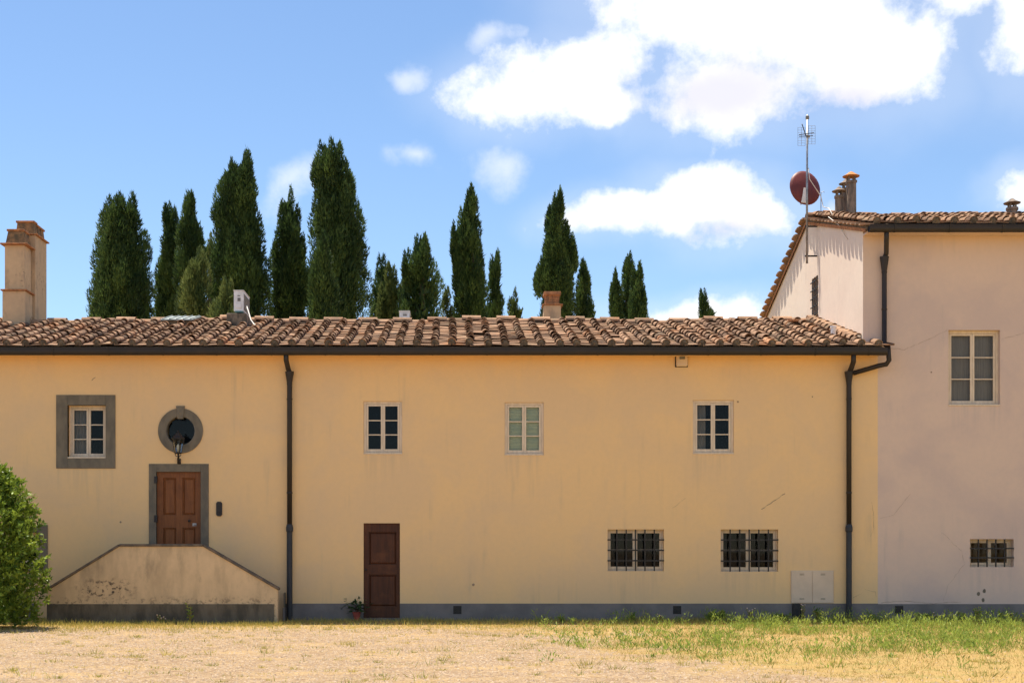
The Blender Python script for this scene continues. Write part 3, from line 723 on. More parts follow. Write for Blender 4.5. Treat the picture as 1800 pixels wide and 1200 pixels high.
p = pipe(tall, [(xa, -.46, 8.47), (xa, -.46, 8.28), (xb + .03, -.14, wz(448)), (xb, -.10, wz(455)), (xb, -.10, 6.05), (xb, -.36, 5.95), (xb + .02, -.36, wz(634, -.3)), (xb - .02, -.30, wz(640, -.3)), (xb - .16, -.22, wz(645)), (wx(1497), -.12, wz(657))], .054, 'metal', [(xb, -.10, wz(q_), .056) for q_ in (480, 545)])
p['label'] = 'downpipe of the tall house crossing to the lower one'
funnel(p, xb, -.10, wz(478), wz(454), .10, .058)

# ------------------------------------------------------------------ wall marks: cracks and scratches (thin raised flaws in the plaster)
def crack(house, pts, wd=.006):
    b = MB(); P3 = []
    for i, (px, py) in enumerate(pts[:-1]):
        qx, qy = pts[i + 1]; n = max(2, int(math.hypot(qx - px, qy - py) / 6))
        for k in range(n): t = k / n; P3.append((wx(px + (qx - px) * t) + rng.uniform(-.012, .012), wz(py + (qy - py) * t) + rng.uniform(-.012, .012)))
    P3.append((wx(pts[-1][0]), wz(pts[-1][1])))
    for a, c in zip(P3, P3[1:]):
        d = Vector((c[0] - a[0], c[1] - a[1])); nrm = Vector((-d.y, d.x)).normalized() * wd * rng.uniform(.12, .5)
        b.quad((a[0] - nrm.x, -.003, a[1] - nrm.y), (c[0] - nrm.x, -.003, c[1] - nrm.y), (c[0] + nrm.x, -.003, c[1] + nrm.y), (a[0] + nrm.x, -.003, a[1] + nrm.y))
    b.build('crack', M['crack'], house)
crack(tall, [(1560, 612), (1590, 614), (1625, 600), (1665, 580)], .007); crack(tall, [(1760, 596), (1800, 585)], .006)
crack(tall, [(1548, 910), (1570, 905), (1600, 868)], .006); crack(tall, [(1655, 935), (1690, 968), (1695, 990), (1665, 1030), (1658, 1055)], .006)
crack(tall, [(1548, 1058), (1590, 1056), (1640, 1060), (1690, 1057)], .010)
crack(low, [(1532, 880), (1536, 900), (1535, 935), (1530, 942)], .006); crack(low, [(1520, 1035), (1540, 1040), (1540, 1048)], .007); crack(low, [(1500, 1050), (1515, 1042)], .007)
crack(low, [(1338, 895), (1380, 867)], .018); crack(low, [(1182, 893), (1205, 875)], .010); crack(low, [(162, 668), (168, 663)], .045)
for px, py, r in ((212, 917, .022), (832, 1027, .03), (1297, 706, .022), (1428, 697, .015), (1637, 654, .018)):
    b = MB(); b.lathe((0, 0, 0), [(r, 0), (r * .7, .006)], 8); b.v = [(wx(px) + v[0], -v[2] - .001, wz(py) + v[1]) for v in b.v]; b.build('plug_mark', M['crack'], low if px < 1500 else tall)
for px, py in ((1720, 1043), (1730, 1038), (1728, 1054)):
    b = MB(); b.lathe((0, 0, 0), [(.04, 0), (.02, .004)], 7); b.v = [(wx(px) + v[0] * rng.uniform(.7, 1.1), -v[2] - .001, wz(py) + v[1] * 1.2) for v in b.v]; b.build('plaster_chip', M['stone'], tall)

# ------------------------------------------------------------------ chimneys
def hood(parent, x0, x1, y0, y1, z0, z1, tilt=.10):
    b = MB(); a = (x1 - x0) * tilt; c = (y1 - y0) * tilt
    b.add([(x0, y0, z0), (x1, y0, z0), (x1, y1, z0), (x0, y1, z0), (x0 + a, y0 + c, z1), (x1 - a, y0 + c, z1), (x1 - a, y1 - c, z1), (x0 + a, y1 - c, z1)],
          [(0, 3, 2, 1), (4, 5, 6, 7), (0, 1, 5, 4), (1, 2, 6, 5), (2, 3, 7, 6), (3, 0, 4, 7)])
    b.build('brick_hood', M['stained_brick'], parent)
    # courses of brick showing on the faces
    b = MB(); b.box(x0 + a - .03, x1 - a + .03, y0 + c - .03, y1 - c + .03, z1, z1 + .05); b.build('cap_slab', M['brick'], parent, bevel=.008)
M['stained_brick'] = mk('sooty_brick', (.30, .17, .08), (.12, .085, .05), 8, .95, .6, 40)
ck = MB(); Y1 = 3.5; cx0, cx1 = wx(4, Y1), wx(44, Y1)
z0_ = 6.8
ck.box(cx0, cx1, Y1, Y1 + .6, z0_, wz(511, Y1)); ck.box(cx0 + .045, cx1 - .03, Y1 + .04, Y1 + .58, wz(511, Y1), wz(430, Y1))
ch1 = ck.build('chimney', M['chim'], low, bevel=.012); ch1['label'] = 'big stepped double chimney stack at the left end'
for z, e in ((wz(511, Y1), .06), (wz(430, Y1), .07)):
    b = MB(); b.box(cx0 - e + .03, cx1 + e, Y1 - e, Y1 + .6 + .02, z, z + .035); b.build('collar', M['brick'], ch1, bevel=.008)
hood(ch1, cx0 + .07, cx1 - .02, Y1 + .03, Y1 + .55, wz(430, Y1) + .035, wz(405, Y1))
Y2 = Y1 + .625; bx0, bx1 = wx(22, Y2), wx(62, Y2)
b = MB(); b.box(bx0, bx1, Y2, Y2 + .95, z0_, wz(413, Y2)); b.build('rear_stack', M['chim'], ch1, bevel=.012)
b = MB(); b.box(bx0 - .05, bx1 + .06, Y2 - .05, Y2 + 1.0, wz(413, Y2), wz(413, Y2) + .035); b.build('collar', M['brick'], ch1, bevel=.008)
for k in range(3):
    y = Y2 + .02 + k * .31; hood(ch1, bx0 + .08, bx1 - .03, y, y + .25, wz(413, Y2) + .035, wz(391, Y2) + (.0 if k == 0 else -.03), .06)
Y3 = 4.32; ax0, ax1 = wx(956, Y3), wx(986, Y3)
b = MB(); b.box(ax0, ax1, Y3, Y3 + .42, 6.8, wz(536, Y3)); ch2 = b.build('chimney', M['chim'], low, bevel=.01); ch2['label'] = 'small square chimney with orange brick top, mid roof'
b = MB(); b.box(ax0 - .035, ax1 + .05, Y3 - .04, Y3 + .46, wz(536, Y3), wz(536, Y3) + .03); b.build('collar', M['brick'], ch2, bevel=.006)
for k in range(4):
    zz = wz(534.5, Y3) + k * .063
    for j in range(2):
        o_ = .0 if k % 2 else -.09
        a = ax0 + .035 + j * .185 + (o_ if j else 0); c = ax0 + .035 + (j + 1) * .185 + (o_ if not j else 0) - .01
        q = MB(); q.box(a, c - .004, Y3 + .04 + rng.uniform(0, .006), Y3 + .38, zz, zz + .054); q.build('brick', M['brick'], ch2)
q = MB(); q.box(ax0 + .045, ax1 - .035, Y3 + .05, Y3 + .37, wz(536, Y3) + .03, wz(519, Y3)); q.build('brick_core', M['mortar'], ch2)
b = MB(); b.box(ax0 + .0, ax1 - .0, Y3 + .0, Y3 + .42, wz(519, Y3) + .012, wz(512, Y3)); b.build('cap_slab', M['brick'], ch2, bevel=.01)

def flue(px, Y, r, ytop, zbase, cap, m, capm, label, sq=False):
    x = wx(px, Y); zt = wz(ytop, Y)
    b = MB(); b.lathe((x, Y, 0), [(r, zbase), (r * .96, zt - .26), (r * 1.14, zt - .25), (r * 1.14, zt - .19), (r * .9, zt - .18)], 4 if sq else 14, R(45) if sq else 0)
    f = b.build('flue', M[m], tall, smooth=False); f['label'] = label
    for k in range(4):
        t = R(45 + 90 * k); q = MB(); q.box(x + r * .72 * math.cos(t) - .018, x + r * .72 * math.cos(t) + .018, Y + r * .72 * math.sin(t) - .018, Y + r * .72 * math.sin(t) + .018, zt - .2, zt - .07); q.build('cowl_post', M[m], f)
    q = MB(); q.lathe((x, Y, 0), [(r * cap * .96, zt - .085), (r * cap, zt - .07), (r * .8, zt - .02), (r * .35, zt + .03), (.015, zt + .045)], 16); q.build('cowl', M[capm], f)
flue(1475, 4.0, .105, 331, 9.6, 1.7, 'flue', 'flue', 'short round flue pipe, leftmost on the tall roof')
flue(1496, 3.8, .145, 305, 9.6, 1.45, 'flue', 'flueorange', 'tallest flue with orange conical cowl', True)
flue(1486.5, 4.35, .10, 318, 9.6, 1.7, 'flue', 'flue', 'slim flue just behind the tallest one')
flue(1779, 4.2, .13, 352, 9.7, 1.6, 'flue', 'flue', 'stubby flue near the right edge of the roof')
# small vent pipe on the low roof and the boxed valley by the gable
q = MB(); xv = wx(1465, 1.0); q.lathe((xv, 1.0, 0), [(.06, 6.2), (.06, wz(577, 1.0)), (.072, wz(576, 1.0)), (.072, wz(573, 1.0))], 12); q.build('vent_pipe', M['white'], low)
q = MB(); q.box(wx(1384, 3.4), wx(1424, 3.4), 3.3, 3.75, 6.95, wz(566, 3.3)); vb = q.build('valley_box', M['mortar'], low, bevel=.01)
q = MB(); q.box(wx(1382, 3.4), wx(1413, 3.4), 3.22, 3.8, wz(566, 3.3), wz(562, 3.3)); q.build('cap_slab', M['brick'], vb, bevel=.008)

# ------------------------------------------------------------------ entrance stair
SY = -1.3
st = thing('entrance_stair', 'double entrance stair with stained sloping parapet below the panelled door', 'stairs', (wx(286, SY), -.65, 0))
def sx_(p): return wx(p, SY)
def sz_(p): return wz(p, SY)
pl = [(sx_(83), 0), (sx_(488), 0), (sx_(488), sz_(1036)), (sx_(357), sz_(960)), (sx_(210), sz_(960)), (sx_(83), sz_(1038))]
b = MB(); b.prism_y(pl, SY, SY + .16); b.build('parapet', M['stairw'], st)
b = MB(); b.box(sx_(83) - .004, sx_(482), SY - .014, SY + .05, 0, sz_(1061)); b.build('plinth', M['darkplinth'], st)
top = [(sx_(80), sz_(1039)), (sx_(210), sz_(960)), (sx_(357), sz_(960)), (sx_(490), sz_(1037))]
for (a, c) in zip(top, top[1:]):
    d = Vector((c[0] - a[0], c[1] - a[1])).normalized(); n_ = Vector((-d.y, d.x)) * .055; e = d * .0
    b = MB(); b.prism_y([(a[0] + .002, a[1]), (c[0] - .002, c[1]), (c[0] - .002 + n_.x * (1 if d.y == 0 else .6), c[1] + n_.y), (a[0] + .002 + n_.x * (1 if d.y == 0 else .6), a[1] + n_.y)], SY - .035, SY + .195); b.build('coping', M['coping'], st, bevel=.012)
lx0, lx1 = sx_(222), sx_(350)
b = MB(); b.box(lx0, lx1, SY + .162, -.024, 0, 1.145); b.build('landing', M['stone'], st)
for side in (-1, 1):
    for k in range(6):
        a = (lx0 if side < 0 else lx1) + side * k * .235; c = a + side * .233
        b = MB(); b.box(min(a, c), max(a, c), SY + .162, -.024, 0, 1.145 - (k + 1) * .164); b.build('step', M['stone'], st, bevel=.008)
b = MB(); b.box(sx_(488) + .012, wx(502), -.35, -.02, .30, .62); b.build('end_block', M['stone'], st, bevel=.015)
b = MB(); b.box(sx_(488) + .012, wx(501), -.40, -.02, .0, .296); b.build('end_block', M['plinth'], st, bevel=.01)

# ------------------------------------------------------------------ fixtures on the wall
LXc, LYc = wx(313, -.3), -.30
la = thing('wall_lantern', 'black iron lantern on a scroll bracket below the round window', 'lantern', (LXc, LYc, wz(812, -.1)))
zb_, zt_ = wz(797, -.3), wz(771, -.3)
b = MB(); b.tube([(wx(315), -.02, wz(813)), (wx(315), -.10, wz(811)), (wx(314.5, -.1), -.17, wz(806, -.1)), (wx(314, -.2), -.20, wz(801, -.2)), (wx(313.4, -.3), -.29, wz(800, -.3)), (LXc, LYc, zb_)], [.022, .02, .026, .018, .024, .02], 8)
for s_ in (-1, 1): b.tube([(LXc + s_ * .0, LYc, zb_ - .06), (LXc + s_ * .05, LYc, zb_ - .05), (LXc + s_ * .065, LYc, zb_ - .01), (LXc + s_ * .04, LYc, zb_ + .005)], .009, 6)
b.box(wx(312), wx(318), -.03, -.0005, wz(815.5), wz(806)); b.build('bracket', M['iron'], la, smooth=True)
b = MB()
for k in range(6):
    t = 2 * math.pi * k / 6; b.tube([(LXc + .075 * math.cos(t), LYc + .075 * math.sin(t), zb_ + .02), (LXc + .13 * math.cos(t), LYc + .13 * math.sin(t), zt_)], .008, 5)
b.lathe((LXc, LYc, 0), [(.05, zb_ - .005), (.085, zb_ + .01), (.085, zb_ + .028), (.05, zb_ + .03)], 6); b.lathe((LXc, LYc, 0), [(.14, zt_ - .01), (.14, zt_ + .012), (.11, zt_ + .014), (.10, zt_ - .01)], 6)
b.build('cage', M['iron'], la)
for k in range(6):
    t0, t1 = 2 * math.pi * k / 6, 2 * math.pi * (k + 1) / 6; q = MB()
    q.quad(*[(LXc + r * math.cos(t), LYc + r * math.sin(t), z) for r, t, z in ((.072, t0, zb_ + .03), (.072, t1, zb_ + .03), (.125, t1, zt_ - .012), (.125, t0, zt_ - .012))]); q.build('pane', M['glass'], la)
b = MB(); b.lathe((LXc, LYc, 0), [(.155, zt_ + .013), (.15, zt_ + .02), (.075, zt_ + .085), (.06, zt_ + .09), (.06, zt_ + .115), (.03, zt_ + .135), (.014, zt_ + .15), (.02, zt_ + .165), (.004, zt_ + .185)], 6); b.build('roof_cap', M['iron'], la)
b = MB(); b.lathe((LXc, LYc, zb_ + .05), [(.015, 0), (.018, .05), (.032, .09), (.034, .12), (.018, .15), (.003, .16)], 10); b.build('bulb', M['bulb'], la, smooth=True)
it = thing('intercom', 'black oval intercom plate on the wall right of the panelled door', 'intercom', (wx(385.5), 0, wz(894)))
xi, zi = wx(385.5), wz(894); b = MB(); b.prism_y([(xi - .035, zi - .16), (xi + .035, zi - .16), (xi + .065, zi - .125), (xi + .065, zi + .125), (xi + .035, zi + .16), (xi - .035, zi + .16), (xi - .065, zi + .125), (xi - .065, zi - .125)], -.035, -.0005); b.build('plate', M['iron'], it, bevel=.008)
b = MB(); b.lathe((0, 0, 0), [(.03, 0), (.026, .012), (.01, .014)], 12); b.v = [(xi + v[0], -.036 - v[2], zi - .06 + v[1]) for v in b.v]; b.build('button', M['metal'], it)
for k in range(4): q = MB(); q.box(xi - .03, xi + .03, -.039, -.0355, zi + .03 + k * .02, zi + .038 + k * .02); q.build('speaker_slot', M['metal'], it)
al = thing('alarm_siren', 'small cream alarm siren box under the gutter', 'alarm', (wx(1198), 0, wz(634)))
xi, zi = wx(1198), wz(634.5); b = MB(); b.box(xi - .125, xi + .125, -.09, -.0005, zi - .125, zi + .125); b.build('housing', M['cabinet'], al, bevel=.03)
b = MB(); b.box(xi - .06, xi + .06, -.104, -.0905, zi + .03, zi + .10); b.build('lens', M['grey'], al, bevel=.006)
b = MB(); b.box(xi - .145, xi + .135, -.02, -.0008, zi - .135, zi + .135); b.build('back_plate', M['iron'], al)
cb = thing('utility_cabinet', 'flush cream double door meter cabinet low on the wall', 'cabinet', (wx(1427), 0, wz(1060)))
x0, x1, z0, z1 = H(1390, 1465, 1002, 1059.5)
b = MB(); b.box(x0, x1, -.02, -.0005, z0, z1); b.build('frame', M['cabinet'], cb)
xm = (x0 + x1) / 2
for a, c in ((x0 + .012, xm - .006), (xm + .006, x1 - .012)):
    b = MB(); b.box(a, c, -.03, -.0205, z0 + .012, z1 - .012); dd = b.build('cabinet_door', M['cabinet'], cb, bevel=.003)
    for z in (z0 + .08, z1 - .10):
        for k in range(2):
            q = MB(); q.box((a + c) / 2 - .05, (a + c) / 2 + .05, -.033, -.0302, z + k * .022, z + k * .022 + .008); q.build('louvre', M['stone'], dd)
cd = thing('cable_conduit', 'black conduit rising from the ground under the meter cabinet', 'conduit', (wx(1398), -.05, 0))
b = MB(); b.box(wx(1392), wx(1405), -.085, -.0185, 0, z0 - .002); b.build('duct', M['iron'], cd, bevel=.012)
b = MB(); b.tube([(wx(1406.5), -.05, 0), (wx(1406.5), -.05, .2), (wx(1405.8), -.05, z0 - .004)], .012, 6); b.build('cable', M['metal'], cd)

# ------------------------------------------------------------------ things on the roofs
def ac(px0, px1, yt, yb, Y, L, label, zfoot):
    x0, x1, zt, zb = wx(px0, Y), wx(px1, Y), wz(yt, Y), wz(yb, Y)
    t = thing('air_conditioner', label, 'air conditioner', ((x0 + x1) / 2, Y + L / 2, zfoot))
    b = MB(); b.box(x0, x1, Y, Y + L, zb, zt); b.build('casing', M['white'], t, bevel=.012)
    n = 9
    for k in range(n):
        z = zb + .05 + k * (zt - zb - .1) / n; q = MB(); q.box(x1 + .0005, x1 + .014, Y + .05, Y + L - .05, z, z + (zt - zb - .1) / n * .55); q.build('grille_slat', M['grey'], t)
    b = MB(); b.box(x0 - .012, x1 + .012, Y - .012, Y + L + .012, zt, zt + .015); b.build('lid', M['white'], t, bevel=.004)
    h = zt - zb
    b = MB(); b.box(x0 + .09, x1 - .07, Y - .006, Y - .0005, zb + h * .49, zb + h * .66); b.build('rating_plate', M['grey'], t)
    b = MB(); b.box(x0 + .09, x1 - .08, Y - .006, Y - .0005, zb + h * .73, zb + h * .78); b.build('rating_plate', M['grey'], t)
    b = MB(); b.box(x0 + .06, x1 - .05, Y - .02, Y - .0005, zb + h * .16, zb + h * .40); b.build('valve_cover', M['white'], t, bevel=.006)
    b = MB(); b.box(x0 + .03, x1 - .01, Y - .05, Y + .1, zb - .03, zb - .0005); b.box(x0 + .03, x1 - .01, Y + L - .15, Y + L, zb - .03, zb - .0005); b.build('foot', M['teal'], t)
    return t
ac(411, 428, 511, 547, 3.0, .95, 'white air conditioner on a rough block on the front slope', 7.29)
Yb = 2.9; q = MB(); q.box(wx(398, Yb), wx(433, Yb), Yb, 4.0, 6.6, wz(550, Yb)); pb = q.build('masonry_block', M['mossy'], None, bevel=.02); tag(pb, 'rough rendered masonry block carrying the air conditioner', 'block')
ac(702, 720, 547, 563, 4.75, .7, 'white air conditioner peeping over the ridge', 7.0)
q = MB(); q.box(wx(700, 4.75), wx(722, 4.75), 4.70, 5.5, 6.7, wz(563, 4.75) - .032); tag(q.build('masonry_block', M['chim'], None, bevel=.02), 'block behind the ridge under the far air conditioner', 'block')
def roofz(y): return EZ_L + (y - EY) * RISE_L
q = MB(); c_ = [(wx(433, 2.9), 2.95, wz(537, 2.9)), (wx(436, 2.8), 2.8, wz(545, 2.8)), (wx(441, 2.6), 2.6, wz(562, 2.6)), (wx(447, 2.4), 2.4, roofz(2.4) + .16), (wx(449, 2.2), 2.3, roofz(2.3) + .15)]
tag(q.tube(c_, .014, 6).build('cable', M['cable'], smooth=True), 'pale cable dropping from the front air conditioner to the tiles', 'cable')
pts = [(wx(720, 4.6), 4.6, wz(560, 4.6))] + [(wx(p_, 3.8), 3.8, wz(y_, 3.8)) for p_, y_ in ((712, 566), (700, 573), (685, 574.5), (660, 572), (630, 574), (600, 575.5), (560, 575), (530, 576.5), (505, 574), (490, 574))]
tag(MB().tube(pts, .014, 6).build('cable', M['cable'], smooth=True), 'white cable running below the ridge from the far air conditioner', 'cable')
rh = thing('roof_hatch', 'grey sheet metal roof hatch lying below the ridge', 'roof hatch', (wx(312, 3.2), 3.2, roofz(3.2)))
hx0, hx1 = wx(283, 3.0), wx(343, 3.3)
b = MB()
for (a, c) in (((hx0, 2.95), (hx1, 3.6)),):
    za, zc = roofz(2.95) + .20, roofz(3.6) + .20
    b.add([(a[0], 2.95, za), (c[0], 2.95, za), (c[0] + .1, 3.6, zc), (a[0] + .1, 3.6, zc), (a[0], 2.95, za + .03), (c[0], 2.95, za + .03), (c[0] + .1, 3.6, zc + .03), (a[0] + .1, 3.6, zc + .03)],
          [(0, 3, 2, 1), (4, 5, 6, 7), (0, 1, 5, 4), (1, 2, 6, 5), (2, 3, 7, 6), (3, 0, 4, 7)])
b.build('sheet', M['lead'], rh)
for k in range(5):
    x = hx0 + .05 + k * (hx1 - hx0 - .1) / 4; za, zc = roofz(2.95) + .231, roofz(3.6) + .231
    q = MB(); q.add([(x - .012, 2.95, za), (x + .012, 2.95, za), (x + .112, 3.6, zc), (x + .088, 3.6, zc), (x - .012, 2.95, za + .02), (x + .012, 2.95, za + .02), (x + .112, 3.6, zc + .02), (x + .088, 3.6, zc + .02)], [(4, 5, 6, 7), (0, 1, 5, 4), (1, 2, 6, 5), (2, 3, 7, 6), (3, 0, 4, 7)]); q.build('rib', M['lead'], rh)
b = MB(); b.box(hx0 + .06, hx1 + .02, 3.02, 3.56, roofz(3.0) + .0, roofz(3.0) + .19); b.build('kerb', M['mortar'], rh)

# mast with television aerial, dish beside it
MY = 3.8; MX = wx(1418.5, MY)
ma = thing('aerial_mast', 'tall steel aerial mast clamped to the gable wall', 'antenna', (MX, MY, wz(463, MY)))
b = MB(); b.tube([(MX, MY, wz(463, MY)), (MX, MY, wz(330, MY)), (MX + .01, MY, wz(202, MY))], [.030, .027, .020], 10); b.build('pole', M['galv'], ma, smooth=True)
for py in (398, 450):
    b = MB(); b.box(MX - .05, TX, MY - .02, MY + .02, wz(py + 1.2, MY), wz(py - 1.2, MY)); b.build('wall_bracket', M['iron'], ma)
za_ = wz(240, MY)
b = MB(); b.tube([(MX - .17, MY - .18, wz(222, MY)), (MX - .03, MY, wz(238, MY)), (MX, MY, za_)], .012, 6); b.tube([(MX - .20, MY - .02, wz(237.5, MY)), (MX + .17, MY - .02, wz(234, MY))], .010, 6); b.tube([(MX - .20, MY - .03, wz(241, MY)), (MX + .14, MY - .03, wz(239.5, MY))], .008, 6); b.build('dipole', M['iron'], ma)
for (xa_, xb_, ya_, yb_) in ((-.21, -.03, 223, 255), (.05, .22, 220, 252)):
    b = MB(); n = 8
    for k in range(n): z = wz(ya_ + (yb_ - ya_) * k / (n - 1), MY); b.tube([(MX + xa_, MY + .06, z), (MX + xb_, MY + .06, z)], .0035, 4)
    for x in (xa_, (xa_ + xb_) / 2, xb_): b.tube([(MX + x, MY + .06, wz(ya_, MY)), (MX + x, MY + .06, wz(yb_, MY))], .004, 4)
    b.build('reflector_grid', M['galv'], ma)
b = MB(); b.lathe((MX + .01, MY, wz(206, MY)), [(.02, -.06), (.045, -.05), (.045, .02), (.02, .04)], 8); b.build('amplifier', M['grey'], ma)
b = MB(); b.box(MX - .03, MX + .06, MY - .06, MY - .03, wz(243, MY), wz(239, MY)); b.build('junction_box', M['grey'], ma)
DX, DYc, DZ = wx(1415.5, 4.1), 4.12, wz(330, 4.1)
sd = thing('satellite_dish', 'brick red satellite dish seen from behind, clamped to the mast', 'satellite dish', (DX, DYc, DZ - .4))
b = MB(); vs_, fs_ = [], []; rings, seg = 6, 32
rot = Euler((R(-10), 0, R(14))).to_matrix()
for side, off in ((0, 0), (1, .012)):
    for i in range(rings + 1):
        r = i / rings
        for k in range(seg):
            t = 2 * math.pi * k / seg; v = Vector((.415 * r * math.cos(t), .085 * r * r - .085 + off, .45 * r * math.sin(t))); v = rot @ v; vs_.append((DX + v.x, DYc + v.y, DZ + v.z))
N1 = (rings + 1) * seg
for i in range(rings):
    for k in range(seg):
        a, c, d, e = i * seg + k, i * seg + (k + 1) % seg, (i + 1) * seg + (k + 1) % seg, (i + 1) * seg + k
        fs_ += [(a, c, d, e), (N1 + e, N1 + d, N1 + c, N1 + a)]
for k in range(seg): fs_.append((rings * seg + k, rings * seg + (k + 1) % seg, N1 + rings * seg + (k + 1) % seg, N1 + rings * seg + k))
b.add(vs_, fs_); b.build('reflector', M['dish'], sd, smooth=True)
b = MB(); b.add([(DX - .13, DYc - .14, wz(356, 4)), (DX - .0, DYc - .14, wz(357, 4)), (DX + .02, DYc - .14, wz(331, 4)), (DX - .06, DYc - .14, wz(330, 4)), (DX - .13, DYc - .08, wz(356, 4)), (DX, DYc - .08, wz(357, 4)), (DX + .02, DYc - .05, wz(331, 4)), (DX - .06, DYc - .05, wz(330, 4))],
      [(0, 1, 2, 3), (7, 6, 5, 4), (0, 4, 5, 1), (1, 5, 6, 2), (2, 6, 7, 3), (3, 7, 4, 0)]); b.build('mount', M['white'], sd)
b = MB(); b.tube([(DX - .05, DYc - .05, DZ - .40), (DX - .06, DYc + .2, DZ - .36), (DX - .03, DYc + .5, DZ - .12)], .012, 6); b.lathe((DX - .03, DYc + .5, DZ - .12), [(.02, -.03), (.035, 0), (.03, .06)], 8); b.build('receiver_arm', M['galv'], sd)
pts = [(MX + .03, MY - .03, wz(296, MY)), (MX + .06, MY - .03, wz(316, MY)), (MX + .20, MY - .05, wz(332, MY)), (wx(1443, 3.9), 3.9, wz(345, 3.9)), (wx(1448, 3.8), 3.85, wz(363, 3.8)), (wx(1457, 3.0), 3.0, wz(366, 3.0)), (wx(1463, 2.2), 2.2, EZ_T + (2.2 - EY) * RISE_T + .16)]
tag(MB().tube(pts, .010, 6).build('cable', M['cable'], smooth=True), 'pale aerial cable sagging from the mast to the tall roof', 'cable')
pts = [(TX - .16, 2.2, EZ_T + (2.2 - EY) * RISE_T + .10), (TX - .06, 1.7, wz(395, 1.7)), (TX - .012, 1.15, wz(421, 1.15))]
tag(MB().tube(pts, .008, 6).build('cable', M['cable'], smooth=True), 'thin cable hanging down the upper gable wall', 'cable')
rp = thing('aerial_rod', 'thin rod aerial standing on the tall ridge beside the dish', 'antenna', (wx(1443, 4.6), 4.6, 10.1))
b = MB(); xr = wx(1443, 4.6); b.tube([(xr, 4.6, 10.05), (xr, 4.6, wz(338, 4.6))], .010, 6); b.build('rod', M['galv'], rp)
b = MB(); b.tube([(xr, 4.6, wz(339, 4.6)), (xr + .06, 4.6, wz(336.5, 4.6)), (xr + .09, 4.6, wz(338.5, 4.6))], .007, 5); b.build('hook', M['galv'], rp)

# ------------------------------------------------------------------ vegetation helpers
def blades(base, direc, side, length, width, tip=.0):
    """one triangle per blade: base (N,3), unit direc, unit side"""
    a = base - side * width[:, None] / 2; b_ = base + side * width[:, None] / 2; c = base + direc * length[:, None]
    return np.stack([a, b_, c], 1).reshape(-1, 3)
def unit(v): return v / np.maximum(np.linalg.norm(v, axis=1, keepdims=True), 1e-9)
def leaves(base, direc, side, length, width):
    """diamond leaf of four corners"""
    m1 = base + direc * length[:, None] * .45
    return np.stack([base, m1 + side * width[:, None] / 2, base + direc * length[:, None], m1 - side * width[:, None] / 2], 1).reshape(-1, 4, 3).reshape(-1, 3)

